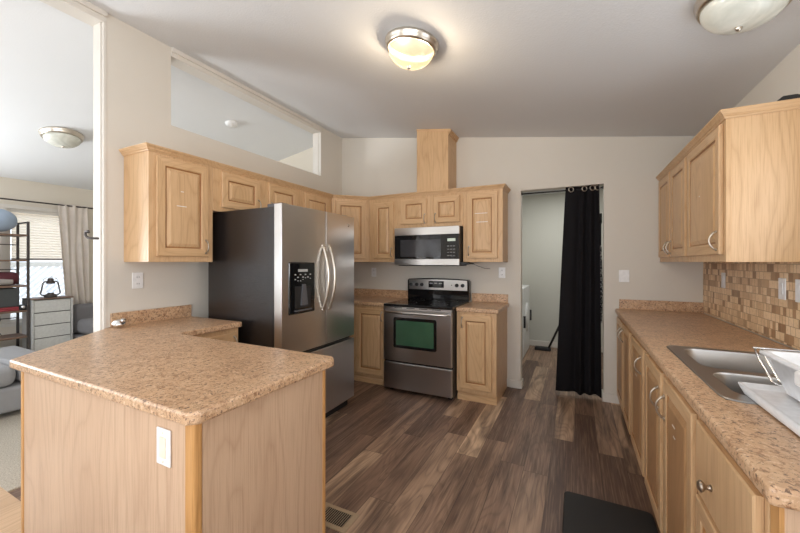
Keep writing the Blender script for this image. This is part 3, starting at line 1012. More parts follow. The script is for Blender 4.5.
dr_ = obj('door', bowed(XS + 0.004, W, 0.668, 1.785), STEEL, root, bevel=0.004, seg=2)
fz = obj('freezer_drawer', bowed(0.0, W, 0.085, 0.640), STEEL, root, bevel=0.006, seg=3)
obj('gasket_gap_shade', M().box(0.012, W - 0.012, -D0 - 0.03, -D0, 0.60, 0.70).box(XS - 0.0038, XS + 0.0038, -D1 + 0.004, -D0 - 0.031, 0.67, 1.78), BLACKM, root)  # black upright strip also stands in for shade between the doors
for sx_ in (0.05, W - 0.13):
    obj('hinge_cover', M().box(sx_, sx_ + 0.08, -D0 - 0.03, -D0 + 0.12, 1.762, 1.80), DGREY, root, bevel=0.008)
for d, xx in ((dl_, XS - 0.042), (dr_, XS + 0.042)):
    m = M()
    pts, rr = [], []
    for k in range(21):
        a = k / 20
        pts.append((xx, -D1 - 0.008 - 0.062 * math.sin(PI * a) ** 0.8, 0.96 + 0.54 * a))
        rr.append(0.0125)
    m.tube(pts, rr, 12)
    for z in (0.965, 1.495):
        m.cyl((xx, -D1 + 0.0, z), (xx, -D1 - 0.022, z), 0.015, 14)
    obj('handle', m, NICKEL, d)
# water and ice dispenser
m = M()
x0, x1, z0, z1 = 0.066, 0.352, 0.965, 1.36
fr_ = -D1 - 0.012
m.box(x0, x1, fr_ + 0.02, fr_, z0, z1)
dsp = obj('dispenser', m, BLACKG, dl_, bevel=0.012, seg=3)
m = M()
m.box(x0 + 0.06, x1 - 0.06, fr_ - 0.001, fr_ - 0.003, z0 + 0.05, z1 - 0.19)
m = M()
# recess cavity drawn as a hollow frame
rx0, rx1, rz0, rz1 = x0 + 0.055, x1 - 0.055, z0 + 0.045, z1 - 0.185
obj('dispenser_recess', M().box(rx0, rx1, fr_ - 0.0005, fr_ - 0.002, rz0, rz1), BLACKM, dl_)
obj('dispenser_paddle', M().prism([(-0.03, 0), (0.045, 0), (0.02, 0.16), (-0.012, 0.16)], -0.012, 0, 'y'), DGREY, dl_, loc=((rx0 + rx1) / 2, fr_ - 0.002, rz0 + 0.02))
m = M()
for k in range(7):
    cx_ = x0 + 0.06 + k * (x1 - x0 - 0.12) / 6
    m.box(cx_ - 0.008, cx_ + 0.008, fr_ - 0.001, fr_ - 0.0025, z1 - 0.10 - 0.02 * (k % 2), z1 - 0.092 - 0.02 * (k % 2))
    m.box(cx_ - 0.006, cx_ + 0.006, fr_ - 0.001, fr_ - 0.0025, z1 - 0.135 - 0.012 * math.sin(k), z1 - 0.13 - 0.012 * math.sin(k))
m.box(x0 + 0.09, x1 - 0.09, fr_ - 0.001, fr_ - 0.0025, z1 - 0.075, z1 - 0.055)
obj('dispenser_buttons', m, simple('pale_print', (0.45, 0.46, 0.46), 0.5), dl_)
obj('drip_tray', M().box(x0 + 0.05, x1 - 0.05, fr_ - 0.012, fr_, z0 + 0.022, z0 + 0.032), DGREY, dl_)
obj('badge', M().lathe([(0, 0.004), (0.014, 0.003), (0.015, 0)], 20, (0, 0, 0), axis='y'), CHROME, dr_, loc=(W - 0.10, -D1 - 0.003, 1.70))

# ---------------------------------------------------------------- stove
SW = 0.756
root = thing('stove', 'stainless electric stove with black glass cooktop between the base cabinets', 'stove', (-1.814, 3.935, 0))
yF = -0.645     # body front
obj('body', M().box(0.0, SW, yF, 0, 0.03, 0.895), BLACKM, root, bevel=0.003)
for b_ in ((0.03, 0.07, yF + 0.05, yF + 0.09, 0, 0.03), (SW - 0.07, SW - 0.03, yF + 0.05, yF + 0.09, 0, 0.03), (0.03, 0.07, -0.09, -0.05, 0, 0.03), (SW - 0.07, SW - 0.03, -0.09, -0.05, 0, 0.03)):
    obj('foot', M().box(*b_), BLACKM, root)
ct = obj('cooktop', M().box(-0.001, SW + 0.001, yF - 0.03, -0.07, 0.895, 0.922), BLACKGL, root, bevel=0.005)
for bx, by, br in ((0.19, -0.50, 0.105), (0.56, -0.50, 0.085), (0.19, -0.22, 0.08), (0.56, -0.22, 0.10)):
    obj('burner_ring', M().lathe([(br, 0.9222), (br + 0.003, 0.9226), (br + 0.006, 0.9222)], 40, (bx, by, 0)), DGREY, ct)
df = yF - 0.042
dr = obj('oven_door', M().box(0.004, SW - 0.004, df, yF - 0.002, 0.335, 0.880), STEELD, root, bevel=0.006)
obj('vent_strip', M().box(0.006, SW - 0.006, yF - 0.035, yF - 0.002, 0.880, 0.895), STEEL, root)
wx0, wx1, wz0, wz1 = 0.125, 0.60, 0.475, 0.79
m = M()
m.prism([(x, z) for x, z in rrect(wx0, wx1, wz0, wz1, 0.02)], df - 0.004, df + 0.004, 'y')
obj('window_frame', m, BLACKG, dr)
m = M()
m.prism([(x, z) for x, z in rrect(wx0 + 0.03, wx1 - 0.03, wz0 + 0.03, wz1 - 0.03, 0.012)], df - 0.0055, df - 0.003, 'y')
obj('window_glass', m, OVENG, dr)
m = M()
pts = [(0.03, df, 0.845), (0.035, df - 0.03, 0.845), (0.06, df - 0.045, 0.845), (SW / 2, df - 0.05, 0.845), (SW - 0.06, df - 0.045, 0.845), (SW - 0.035, df - 0.03, 0.845), (SW - 0.03, df, 0.845)]
m.tube(pts, 0.013, 12)
obj('oven_handle', m, STEEL, dr)
m = M()
for k in range(4):
    x_ = 0.13 + k * 0.14
    m.box(x_, x_ + 0.09, yF - 0.0365, yF - 0.034, 0.884, 0.891)
obj('vent_slots', m, BLACKM, root)
obj('storage_drawer', M().box(0.004, SW - 0.004, df + 0.004, yF - 0.002, 0.045, 0.318), STEELD, root, bevel=0.006)
# backguard with rounded top
bg_ = []
bz0, bz1 = 0.922, 1.165
m = M()
prof = [(0.0, bz0), (SW, bz0), (SW, bz1 - 0.022), (SW - 0.015, bz1 - 0.006)] + [(SW - 0.015 - (SW - 0.03) * k / 8, bz1 - 0.006 + 0.012 * math.sin(PI * k / 8)) for k in range(1, 8)] + [(0.015, bz1 - 0.006), (0, bz1 - 0.022)]
m.prism(prof, -0.075, -0.002, 'y')
bgd = obj('backguard', m, BLACKG, root, bevel=0.004)
m = M()
m.prism([(0.02, 1.035), (SW - 0.02, 1.035), (SW - 0.022, 1.15), (SW * 0.75, 1.156), (SW / 2, 1.159), (SW * 0.25, 1.156), (0.022, 1.15)], -0.080, -0.074, 'y')
obj('control_panel', m, STEEL, bgd, bevel=0.002)
obj('control_display', M().box(SW * 0.36, SW * 0.61, -0.083, -0.079, 1.062, 1.138), BLACKG, bgd, bevel=0.002)
m = M()
for k in range(3):
    for j in (1,):
        m.box(SW * (0.38 + 0.075 * k), SW * (0.43 + 0.075 * k), -0.0845, -0.083, 1.072 + j * 0.034, 1.084 + j * 0.034)
obj('control_print', m, simple('grey_print', (0.4, 0.4, 0.4), 0.5), bgd)
for fx in (0.07, 0.165, 0.25, 0.815, 0.905):
    m = M().lathe([(0.0, 0.026), (0.016, 0.026), (0.019, 0.02), (0.021, 0.0)], 24, (0, 0, 0), axis='y')
    m.box(-0.003, 0.003, -0.030, -0.024, -0.017, 0.017)
    obj('knob', m, BLACKM, bgd, loc=(SW * fx, -0.080, 1.094))
obj('indicator', M().lathe([(0, 0.003), (0.006, 0.002), (0.006, 0)], 12, (0, 0, 0), axis='y'), BLACKM, bgd, loc=(SW * 0.735, -0.080, 1.094))

# ---------------------------------------------------------------- microwave
MW = 0.756
root = thing('microwave', 'stainless over-range microwave with black glass door', 'microwave', (-1.834, 3.957, 1.318))
mh = 0.422
yF = -0.385
obj('body', M().box(0, MW, yF, 0, 0.012, mh), BLACKM, root, bevel=0.003)
dr = obj('door', M().box(0, MW - 0.002, yF - 0.022, yF, 0.075, mh - 0.085), BLACKGL, root, bevel=0.003)
obj('top_band', M().box(0, MW, yF - 0.025, yF, mh - 0.085, mh), STEEL, root, bevel=0.003)
obj('bottom_band', M().box(0, MW, yF - 0.025, yF, 0.008, 0.075), STEEL, root, bevel=0.003)
obj('bottom_vent', M().box(0.03, MW - 0.03, yF + 0.02, -0.02, 0.0, 0.012), BLACKM, root)
obj('door_window', M().box(0.075, 0.555, yF - 0.0235, yF - 0.021, 0.10, mh - 0.135), simple('smoked_window', (0.05, 0.05, 0.055), 0.12), dr)
m = M()
for k in range(4):
    for j in range(3):
        m.box(0.625 + j * 0.032, 0.648 + j * 0.032, yF - 0.0235, yF - 0.0215, 0.105 + k * 0.034, 0.113 + k * 0.034)
obj('keypad', m, simple('keypad_print', (0.22, 0.22, 0.22), 0.5), root)
obj('clock_display', M().box(0.628, 0.715, yF - 0.0235, yF - 0.0215, 0.262, 0.292), DISP, root)
root = thing('microwave_bracket', 'small dark metal bracket under the microwave by the right cabinet', 'bracket', (-1.036, 3.70, 1.335))
obj('plate', M().prism([(-0.04, 0.0), (0.05, 0.0), (0.05, 0.012), (-0.04, 0.024)], -0.12, 0.1, 'y'), BLACKM, root)
pts = [(0.05, 0.05, 0.005), (0.09, 0.12, -0.02), (0.14, 0.2, -0.045), (0.19, 0.245, -0.05)]
m = M().tube(pts, 0.003, 6)
tag(obj('power_cord', m, DGREY, loc=(-1.036, 3.70, 1.335)), 'thin grey cord running from the microwave under the right cabinet', 'cord')

# ---------------------------------------------------------------- wall plates
def plate(name, label, loc, rot, kind, cat, w=0.072, h=0.116):
    root = thing(name, label, cat, loc, rot)
    obj('plate', M().box(-w / 2, w / 2, -0.006, 0, -h / 2, h / 2), WHITEP, root, bevel=0.003)
    if kind == 'outlet':
        for s in (-1, 1):
            so = obj('socket', M().prism(rrect(-0.016, 0.016, s * 0.024 - 0.014, s * 0.024 + 0.014, 0.008, 4), -0.0075, -0.006, 'y'), WHITEP, root)
            obj('slots', M().box(-0.008, -0.005, -0.0082, -0.0074, s * 0.024 - 0.004, s * 0.024 + 0.006).box(0.005, 0.008, -0.0082, -0.0074, s * 0.024 - 0.004, s * 0.024 + 0.006), DGREY, so)
    elif kind == 'rocker':
        obj('rocker', M().prism([(-0.0085, -0.03), (-0.006, -0.03), (-0.006, 0.03), (-0.010, 0.03)], -0.016, 0.016, 'x'), WHITEP, root, bevel=0.001)
    else:
        obj('toggle_insert', M().box(-0.016, 0.016, -0.009, -0.006, -0.033, 0.033), IVORY, root, bevel=0.001)
        obj('screw', M().lathe([(0, 0.008), (0.003, 0.0075), (0.003, 0.006)], 10, (0, 0, 0.046), axis='y').lathe([(0, 0.008), (0.003, 0.0075), (0.003, 0.006)], 10, (0, 0, -0.046), axis='y'), IVORY, root)
    return root
plate('wall_outlet', 'white double outlet on the left wall under the end wall cabinet', (LX + 0.001, 1.445, 1.225), L90, 'outlet', 'outlet')
plate('wall_outlet', 'white outlet above the corner counter left of the stove', (-2.347, BW - 0.001, 1.226), 0, 'outlet', 'outlet')
plate('wall_outlet', 'white outlet on the back wall right of the stove', (-0.717, BW - 0.001, 1.243), 0, 'outlet', 'outlet')
plate('light_switch', 'white rocker switch on the back wall between doorway and right counter', (0.419, BW - 0.001, 1.226), 0, 'rocker', 'switch', 0.085)
plate('wall_outlet', 'white plate on the mosaic tile nearest the back corner', (RX - 0.009, 3.474, 1.222), R90, 'rocker', 'outlet')
plate('light_switch', 'white switch plate on the mosaic tile left of the frame edge', (RX - 0.009, 2.629, 1.215), R90, 'rocker', 'switch')
plate('light_switch', 'white switch plate on the mosaic tile cut by the right frame edge', (RX - 0.009, 2.463, 1.215), R90, 'rocker', 'switch')
plate('light_switch', 'white wall plate with ivory insert on the peninsula panel', (-1.185, 0.679, 0.765), 0, 'toggle', 'switch', 0.073, 0.118)

# ---------------------------------------------------------------- ceiling lights
def ceiling_light(label, X, Y, ceilf, slope, R, lit, group=None):
    root = thing('ceiling_light', label, 'ceiling light', (X, Y, ceilf(X) - 0.001), 0, group)
    root.rotation_euler = (0, math.atan(-slope), 0)
    root.rotation_euler = (0, math.atan(slope), 0)
    m = M().lathe([(R * 0.97, 0.0), (R, -0.005), (R, -0.018), (R * 0.965, -0.024), (R * 0.95, -0.040), (R * 0.90, -0.054), (R * 0.84, -0.054), (R * 0.84, 0.0)], 48)
    obj('rim', m, NICKEL, root)
    obj('blackened_pan', M().lathe([(0.001, -0.012), (R * 0.84, -0.012)], 48), BLACKM, root)  # black disc added to swallow bulb light behind the dome
    dz = 0.115 if lit else 0.10
    prof = [(R * 0.845 * math.cos(a), -0.048 - (dz - 0.01) * math.sin(a)) for a in [PI / 2 * k / 10 for k in range(11)]]
    prof[-1] = (0.001, prof[-1][1])
    gl = obj('glass_dome', M().lathe(prof, 48), LAMPON if lit else LAMPOFF, root)
    zt_ = prof[-1][1]
    if lit:
        for bx in (-0.075, 0.075):
            bl = bpy.data.lights.new('bulb', 'POINT')
            bl.energy = 9
            bl.color = (1.0, 0.88, 0.72)
            bl.shadow_soft_size = 0.03
            bo_ = bpy.data.objects.new('bulb', bl)
            C.objects.link(bo_)
            bo_.parent = root
            bo_.location = (bx, 0, -0.095)
    obj('finial', M().lathe([(0.001, zt_ - 0.016), (0.008, zt_ - 0.014), (0.012, zt_ - 0.006), (0.012, zt_ + 0.002)], 20), NICKEL, root)
    return root
ceiling_light('lit dome ceiling light glowing warm over the kitchen floor', -0.93, 2.045, cz, SL, 0.172, True)
ceiling_light('unlit dome ceiling light above the sink at the top right', 0.66, 2.03, cz, SL, 0.172, False)
ceiling_light('unlit dome ceiling light in the lounge seen through the left opening', -4.95, 1.775, lz, -0.172, 0.18, False)
root = thing('smoke_detector', 'round white smoke detector on the lounge ceiling seen through the high opening', 'smoke detector', (-3.57, 2.79, lz(-3.57) - 0.001))
root.rotation_euler = (0, math.atan(-0.172), 0)
obj('housing', M().lathe([(0.07, 0), (0.07, -0.012), (0.06, -0.03), (0.03, -0.036), (0.001, -0.036)], 32), WHITEP, root)
obj('test_button', M().lathe([(0.012, -0.034), (0.011, -0.039), (0.001, -0.039)], 16), WHITEP, root)

# ---------------------------------------------------------------- doorway curtain, laundry
ry, rz = 4.0, 2.095
root = thing('curtain_rod', 'thin black tension rod across the laundry doorway', 'curtain rod', (OX0 + 0.38, ry, rz))
obj('rod', M().cyl((OX0 + 0.002 - OX0 - 0.38, 0, 0), (OX1 - OX0 - 0.382, 0, 0), 0.008, 14), BLACKM, root)
for s in (OX0 + 0.001, OX1 - 0.012):
    obj('end_cap', M().cyl((s - OX0 - 0.38, 0, 0), (s + 0.011 - OX0 - 0.38, 0, 0), 0.013, 16), BLACKM, root)
root = thing('doorway_curtain', 'black grommet curtain drawn to the right side of the laundry doorway', 'curtain', (0.06, ry, 0.03))
m = M()
nu, nv = 140, 40
top, bot = 2.13 - 0.03, 0.0
def cur(u, v):
    # u across 0..1, v up 0..1
    xt0, xt1 = -0.085, 0.214
    xb0, xb1 = -0.180, 0.234
    f = (1 - v) ** 0.9
    x0 = xt0 * (1 - f) + xb0 * f
    x1 = xt1 * (1 - f) + xb1 * f
    uu = u + 0.06 * math.sin(2 * PI * u)
    x = x0 + (x1 - x0) * uu
    ph = 2 * PI * 3.0 * (u ** 1.9)
    amp = 0.026 * (0.75 + 0.45 * (1 - v)) * (1 - 0.35 * (1 - u) * v)
    y = amp * math.cos(ph + PI) + 0.006 * math.sin(9 * u + 3 * v)
    zb = 0.006 * math.sin(ph * 0.5 + 1)
    return (x - 0.06, y, bot + zb * (1 - v) + (top - bot) * v)
gv = [[m.bm.verts.new(cur(i / nu, j / nv)) for j in range(nv + 1)] for i in range(nu + 1)]
for i in range(nu):
    for j in range(nv):
        f = m.bm.faces.new((gv[i][j], gv[i + 1][j], gv[i + 1][j + 1], gv[i][j + 1]))
        f.smooth = True
co = obj('cloth_panel', m, BLACKC, root)
s_ = co.modifiers.new('solid', 'SOLIDIFY'); s_.thickness = 0.003; s_.offset = 0
for gx, gy in ((-0.035, -0.024), (0.085, -0.012), (0.155, -0.022), (0.200, -0.018)):
    m = M()
    m.tube([(0.024 * math.cos(2 * PI * k / 24), 0, 0.024 * math.sin(2 * PI * k / 24)) for k in range(24)], 0.005, 8, closed=True)
    g = obj('grommet', m, NICKEL, root, loc=(gx - 0.06, gy - 0.004, rz - 0.03))
    g.rotation_euler.z = 0.5
# speckled thing hanging behind the curtain's right edge
root = thing('dust_mop', 'speckled black and white mop hanging behind the right edge of the black curtain', 'mop', (0.228, 4.085, 0.75))
obj('mop_head', M().tube([(0, 0, 0.0), (0.004, 0, 0.3), (0.0, 0, 0.6), (0.002, 0, 0.78)], [0.018, 0.02, 0.018, 0.010], 12), SPECK, root)
obj('mop_grip', M().cyl((0.002, 0, 0.78), (0.004, 0, 1.09), 0.008, 12).cyl((0.004, 0, 1.0), (0.004, 0, 1.1), 0.012, 12), BLACKM, root)
# washer and dryer: front faces +X
for lab, nm, ya in (('white front-loading washer just inside the laundry doorway', 'washing_machine', 4.45), ('white dryer at the far end of the laundry room', 'clothes_dryer', 5.17)):
    root = thing(nm, lab, 'washer' if 'wash' in nm else 'dryer', (-1.30, ya, 0), L90)
    W_ = 0.69
    obj('cabinet_body', M().box(0, W_, -0.66, 0, 0.02, 1.0), APPL, root, bevel=0.015, seg=3)
    for b_ in ((0.04, 0.09, -0.62, -0.57, 0, 0.02), (W_ - 0.09, W_ - 0.04, -0.62, -0.57, 0, 0.02), (0.04, W_ - 0.04, -0.1, -0.05, 0, 0.02)):
        obj('foot', M().box(*b_), BLACKM, root)
    obj('control_console', M().prism([(-0.14, 1.0), (0, 1.0), (0, 1.15), (-0.07, 1.15)], 0, W_, 'x'), APPL, root, bevel=0.01)
    dd = obj('door', M().lathe([(0.001, 0.03), (0.14, 0.028), (0.2, 0.015), (0.215, 0.0)], 40, (W_ / 2, -0.66, 0.55), axis='y'), APPL, root)
    obj('door_handle', M().box(W_ - 0.16, W_ - 0.13, -0.705, -0.675, 0.47, 0.63), BLACKM, dd, bevel=0.005)
    obj('knob', M().lathe([(0.001, 0.03), (0.03, 0.028), (0.034, 0.0)], 24, (W_ * 0.3, -0.10, 1.09), axis='y'), BLACKM, root)
root = thing('floor_brush', 'black long-handled floor brush leaning in the laundry room by the dryer', 'brush', (-0.42, 5.85, 0))
obj('brush_head', M().box(-0.14, 0.09, -0.05, 0.05, 0.0, 0.05), BLACKM, root, bevel=0.01)
obj('brush_handle', M().cyl((0.06, 0, 0.045), (0.45, 0.08, 0.95), 0.016, 12), BLACKM, root)

# ---------------------------------------------------------------- floor vent, mat
root = thing('floor_vent', 'bronze metal floor vent beside the peninsula end', 'vent', (-1.135, 1.525, 0))
obj('vent_backing', M().box(-0.105, 0.085, -0.055, 0.055, 0.0, 0.002), VENTD, root)
m = M()
m.grid([-0.125, -0.09, 0.07, 0.10], [-0.075, -0.048, 0.048, 0.07], 0.0, 0.005, {(1, 1)})
obj('frame', m, VENTM, root, bevel=0.002)
for k in range(13):
    x = -0.084 + k * 0.0125
    obj('slat', M().box(x - 0.0012, x + 0.0012, -0.048, 0.048, 0.0015, 0.0045), VENTM, root)
m = M().prism(rrect(-0.215, 0.215, -0.45, 0.45, 0.03), 0, 0.014)
tag(obj('floor_mat', m, BLACKR, bevel=0.006, seg=2, loc=(0.158, 1.845, 0.001)), 'black anti-fatigue floor mat in front of the sink cabinets', 'mat')
# silver lump on the left counter
m = M().sphere((0, 0, 0.030), 0.040, 3, (1.0, 0.85, 0.62), noise=0.3, nf=28)
m.sphere((0.01, 0.02, 0.05), 0.018, 2, (1, 1, 0.7), noise=0.3, nf=40)
tag(obj('foil_lump', m, FOIL, loc=(-2.765, 1.285, CH + 0.002)), 'small shiny silver lump on the counter at the left end of the backsplash', 'foil')

# ---------------------------------------------------------------- lounge
# roller/cellular blind
root = thing('window_blind', 'beige cellular blind covering the upper half of the lounge window', 'blind', (EX - 0.004, (VY0 + VY1) / 2, VZ1))
m = M()
hw = (VY1 - VY0) / 2 - 0.05
n = 17
H_ = VZ1 - 0.045 - 1.41
for k in range(n):
    z1 = -0.045 - H_ * k / n
    z0 = -0.045 - H_ * (k + 1) / n
    zm = (z0 + z1) / 2
    m.face([(0, -hw, z1), (0.012, -hw, zm), (0.012, hw, zm), (0, hw, z1)])
    m.face([(0.012, -hw, zm), (0, -hw, z0), (0, hw, z0), (0.012, hw, zm)])
bo = obj('blind_fabric', m, BLIND, root)
obj('bottom_rail', M().box(-0.006, 0.02, -hw, hw, 1.385 - VZ1, 1.41 - VZ1), simple('blind_rail', srgb(150, 140, 132), 0.6), root)
# curtain rod and curtain
root = thing('curtain_rod', 'thin dark curtain rod over the lounge window', 'curtain rod', (-6.50, 1.9, 2.165))
obj('rod', M().cyl((0, -1.1, 0), (0, 0.80, 0), 0.010, 12), IRON, root)
for y in (0.79, -1.08):
    obj('finial', M().sphere((0, y + 0.015, 0), 0.018, 2), IRON, root)
for y in (0.70, -1.0):
    obj('bracket', M().box(EX + 6.50 + 0.001, 0.0, y - 0.006, y + 0.006, -0.018, -0.008), IRON, root)
root = thing('window_curtain', 'beige curtain hanging at the right side of the lounge window', 'curtain', (-6.50, 2.45, 0.74))
def cloth(m, f, nu, nv):
    g = [[m.bm.verts.new(f(i / nu, j / nv)) for j in range(nv + 1)] for i in range(nu + 1)]
    for i in range(nu):
        for j in range(nv):
            q = m.bm.faces.new((g[i][j], g[i + 1][j], g[i + 1][j + 1], g[i][j + 1]))
            q.smooth = True
def lc(u, v):
    y0 = -0.165 * v + -0.085 * (1 - v)
    y1 = 0.17 * v + 0.20 * (1 - v)
    y = y0 + (y1 - y0) * u
    a = 0.013 * (0.7 + 0.9 * (1 - v))
    x = a * math.cos(2 * PI * 4 * u + 0.9 * math.sin(4 * v)) + 0.01 * math.sin(17 * u + 5 * v)
    z = 1.445 * v + (0.035 * math.sin(2 * PI * 2.2 * u + 0.5) - 0.02) * (1 - v) ** 3
    return (x, y, z)
m = M(); cloth(m, lc, 100, 30)
co = obj('cloth_panel', m, LINEN, root)
s_ = co.modifiers.new('solid', 'SOLIDIFY'); s_.thickness = 0.003; s_.offset = 0
# iron hook on the end casing
root = thing('curtain_holdback', 'black iron hook fixed to the white casing at the end of the left wall', 'hook', (LX - 0.015, WE - 0.0205, 1.525))
root.rotation_euler.z = 0
obj('wall_plate', M().box(-0.035, -0.012, -0.004, 0.003, -0.03, 0.015), IRON, root, bevel=0.002)
obj('hook_arm', M().tube([(-0.022, 0, -0.005), (-0.055, -0.015, -0.005), (-0.11, -0.03, 0.0), (-0.135, -0.035, 0.02), (-0.125, -0.035, 0.042), (-0.105, -0.03, 0.046), (-0.10, -0.03, 0.035)], 0.008, 10), IRON, root)
# storage tower
root = thing('drawer_tower', 'pale grey drawer tower under the lounge window', 'dresser', (-6.32, 2.125, 0.008), L90)
W_, H_, D_ = 0.41, 0.865, 0.30
obj('frame', M().box(-W_ / 2, -W_ / 2 + 0.022, -D_ / 2, D_ / 2, 0, H_).box(W_ / 2 - 0.022, W_ / 2, -D_ / 2, D_ / 2, 0, H_).box(-W_ / 2 + 0.022, W_ / 2 - 0.022, D_ / 2 - 0.015, D_ / 2, 0.03, H_), DRESSF, root, bevel=0.002)
obj('top_board', M().box(-W_ / 2 - 0.004, W_ / 2 + 0.004, -D_ / 2 - 0.006, D_ / 2, H_, H_ + 0.016), RUSTIC, root, bevel=0.002)
for k in range(5):
    z0 = 0.04 + k * 0.165
    dd = obj('drawer', M().box(-W_ / 2 + 0.026, W_ / 2 - 0.026, -D_ / 2 + 0.006, D_ / 2 - 0.02, z0, z0 + 0.154), DRESSD, root, bevel=0.004)
    obj('rail', M().box(-W_ / 2 + 0.022, W_ / 2 - 0.022, -D_ / 2 + 0.03, D_ / 2 - 0.02, z0 - 0.016, z0 - 0.004), DGAP, root)  # dark bar between drawers stands in for the gap's shade
# lantern
root = thing('lantern', 'black metal hurricane lantern standing on the grey drawer tower', 'lantern', (-6.28, 2.135, 0.8895))
obj('fuel_tank', M().lathe([(0.001, 0), (0.062, 0), (0.066, 0.012), (0.060, 0.035), (0.035, 0.048), (0.03, 0.06), (0.001, 0.06)], 28), IRON, root)
obj('glass_globe', M().lathe([(0.03, 0.06), (0.05, 0.10), (0.052, 0.13), (0.036, 0.18)], 28), GLASS, root)
obj('chimney_cap', M().lathe([(0.036, 0.18), (0.045, 0.185), (0.045, 0.2), (0.03, 0.21), (0.032, 0.245), (0.02, 0.255), (0.001, 0.256)], 28), IRON, root)
m = M()
for s in (-1, 1):
    m.tube([(0, s * 0.05, 0.022), (0, s * 0.095, 0.04), (0, s * 0.098, 0.06), (0, s * 0.075, 0.19), (0, s * 0.06, 0.21), (0, s * 0.03, 0.21)], 0.0085, 10)
obj('side_tube', m, IRON, root)
m = M()
m.tube([(0, 0.075 * math.cos(a), 0.21 + 0.06 * math.sin(a)) for a in [PI * k / 14 for k in range(15)]], 0.003, 6)
obj('bail_handle', m, IRON, root)
# shelf unit (etagere)
SYE = 1.91     # end toward the window curtain
root = thing('shelf_unit', 'dark metal and wood open shelf unit at the left edge of the frame', 'shelf unit', (-6.36, 1.50, 0.008))
xf, xr = 0.15, -0.17
yr, yl = SYE - 1.5, -0.42
for x in (xf, xr):
    for y in (yr - 0.012, yl):
        obj('post', M().box(x - 0.012, x + 0.012, y - 0.012, y + 0.012, 0, 1.865), IRON, root, bevel=0.002)
for y in (yr - 0.012, yl):
    obj('end_rail', M().box(xr + 0.012, xf - 0.012, y - 0.008, y + 0.008, 1.845, 1.863), IRON, root)
for z in (1.83, 1.57, 1.25, 0.62, 0.25):
    obj('back_rail', M().box(xr - 0.004, xr + 0.004, yl + 0.0125, yr - 0.0245, z, z + 0.012), IRON, root)
SHZ = [1.70, 1.38, 1.06, 0.745, 0.42, 0.12]
for z in SHZ:
    obj('shelf_board', M().box(xr - 0.01, xf + 0.01, yl - 0.01, yr, z - 0.022, z), RUSTIC, root, bevel=0.002)
sz = lambda i: 0.008 + SHZ[i] + 0.001
def item(name, label, cat, m, mat, loc, **k):
    return tag(obj(name, m, mat, loc=loc, **k), label, cat)
item('cushion', 'pale blue round fluffy cushion on top of the dark shelf unit', 'cushion', M().sphere((0, 0, 0.16), 0.17, 3, (0.8, 1.0, 0.86), noise=0.05, nf=10), BLUEC, (-6.32, 1.66, sz(0) + 0.004))
root = thing('jar', 'small dark jar on the second shelf of the shelf unit', 'jar', (-6.25, 1.585, sz(1)))
obj('jar_body', M().lathe([(0.001, 0), (0.05, 0), (0.055, 0.03), (0.055, 0.09), (0.04, 0.11), (0.001, 0.11)], 20), simple('green_glazed_jar', srgb(96, 104, 92), 0.3), root)
obj('lid', M().lathe([(0.042, 0.11), (0.042, 0.14), (0.001, 0.145)], 20), IRON, root)
m = M().tube([(0, -0.28, 0.085), (0, -0.1, 0.085), (0, 0.04, 0.085), (0, 0.085, 0.085), (0, 0.1, 0.085)], [0.083, 0.085, 0.084, 0.07, 0.03], 20)
root = thing('rolled_blanket', 'rolled maroon and grey blanket on the middle shelf of the shelf unit', 'blanket', (-6.30, 1.735, sz(2)))
obj('blanket_roll', m, MAROON, root)
obj('blanket_fold', M().tube([(0.05, -0.28, 0.06), (0.065, -0.1, 0.05), (0.075, 0.03, 0.045)], [0.045, 0.044, 0.03], 12), simple('pale_fold', srgb(170, 164, 160), 0.9), root)
item('storage_box', 'charcoal fabric storage box resting on a folded red cloth on the shelf unit', 'box', M().box(-0.12, 0.12, -0.25, 0.19, 0, 0.23), GREYBOX, (-6.35, 1.635, sz(3) + 0.051), bevel=0.012)
item('folded_cloth', 'folded red cloth under the charcoal box on the shelf unit', 'cloth', M().box(-0.135, 0.135, -0.28, 0.20, 0, 0.022).box(-0.13, 0.13, -0.275, 0.20, 0.0225, 0.048), REDC, (-6.345, 1.62, sz(3)), bevel=0.008)
m = M().box(-0.03, 0.03, -0.035, 0.035, 0, 0.07)
root = thing('camera_gadget', 'small dark gadget at the right end of the fourth shelf', 'gadget', (-6.25, 1.860, sz(3)))
obj('gadget_body', m, BLACKM, root, bevel=0.012)
obj('gadget_lens', M().lathe([(0.001, 0.036), (0.018, 0.036), (0.022, 0.028)], 16, (0, 0, 0.038), axis='x'), CHROME, root)
m = M().tube([(0, 0, 0.0), (0, 0.02, -0.1), (0, -0.02, -0.2), (0, 0.03, -0.3), (0, 0.0, -0.42), (0, 0.02, -0.6)], 0.004, 6)
item('power_cord', 'black cord dangling behind the shelf unit by the window', 'cord', m, BLACKM, (-6.555, 1.73, 0.72))
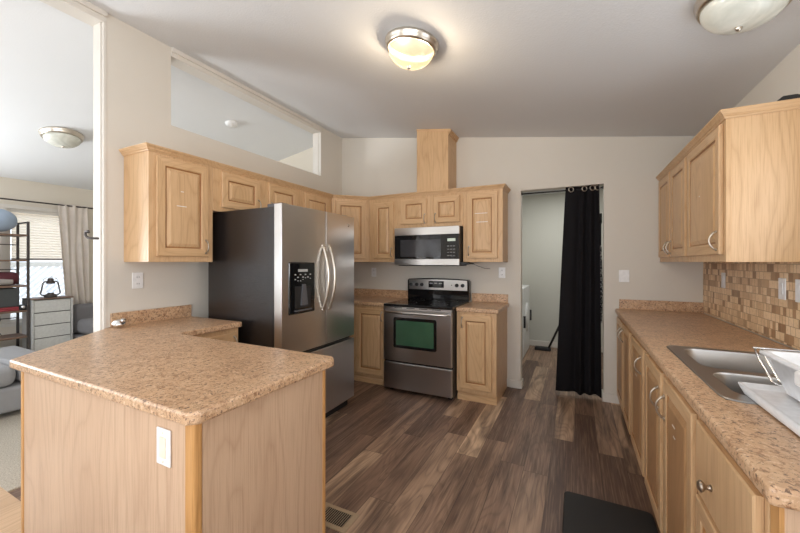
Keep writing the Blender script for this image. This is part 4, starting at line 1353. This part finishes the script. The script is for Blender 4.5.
# grey sofa chaise
root = thing('sofa', 'grey sofa with a low chaise seat beyond the peninsula', 'sofa', (-5.02, 1.13, 0.008))
obj('base', M().box(-0.60, 0.62, -0.85, 0.50, 0.04, 0.26), SOFA, root, bevel=0.03, seg=3)
for b_ in ((-0.55, -0.5, -0.8, -0.75, 0, 0.04), (0.5, 0.55, -0.8, -0.75, 0, 0.04), (-0.55, -0.5, 0.4, 0.45, 0, 0.04), (0.5, 0.55, 0.4, 0.45, 0, 0.04)):
    obj('foot', M().box(*b_), BLACKM, root)
obj('seat_cushion', M().box(-0.58, 0.63, -0.84, 0.15, 0.265, 0.44), SOFA, root, bevel=0.07, seg=5)
obj('arm_roll', M().box(-0.6, 0.60, 0.17, 0.50, 0.265, 0.425), SOFA, root, bevel=0.05, seg=5)
# dark armchair behind the casing
root = thing('armchair', 'dark grey armchair under the beige lounge curtain', 'armchair', (-6.06, 2.62, 0.008))
obj('base', M().box(-0.36, 0.34, -0.26, 0.5, 0.05, 0.34), CHAIRC, root, bevel=0.03, seg=3)
for b_ in ((-0.33, -0.28, -0.22, -0.17, 0, 0.05), (0.26, 0.31, -0.22, -0.17, 0, 0.05), (-0.33, -0.28, 0.4, 0.45, 0, 0.05), (0.26, 0.31, 0.4, 0.45, 0, 0.05)):
    obj('foot', M().box(*b_), BLACKM, root)
obj('seat', M().box(-0.18, 0.38, -0.24, 0.48, 0.345, 0.56), CHAIRC, root, bevel=0.07, seg=5)
obj('backrest', M().box(-0.36, -0.19, -0.25, 0.5, 0.345, 0.75), CHAIRC, root, bevel=0.06, seg=4)
# lattice fence outside the lounge window
LATT = simple('white_lattice_paint', srgb(248, 248, 250), 0.7, namt=0.01)
root = thing('garden_lattice', 'white diagonal lattice fence outside the lounge window', 'fence', (-8.6, 2.7, 0))
for k in range(44):
    y = -2.6 + k * 0.095
    m = M().prism([(y, 0.1), (y + 0.06, 0.1), (y + 1.16, 1.3), (y + 1.10, 1.3)], -0.01, 0.01, 'x')
    obj('slat', m, LATT, root)
obj('rail', M().box(-0.03, 0.03, -2.7, 2.8, 1.28, 1.36).box(-0.03, 0.03, -2.7, 2.8, 0.04, 0.12), TRIM, root)
obj('post', M().box(-0.04, 0.04, -2.75, -2.67, 0, 1.4), TRIM, root)
obj('post', M().box(-0.04, 0.04, 2.72, 2.8, 0, 1.4), TRIM, root)
struct('ground_outside', M().box(-14, EX - 0.11, -8, 9, -0.1, 0.0), simple('pale_gravel', srgb(196, 190, 180), 0.9, nscale=60))
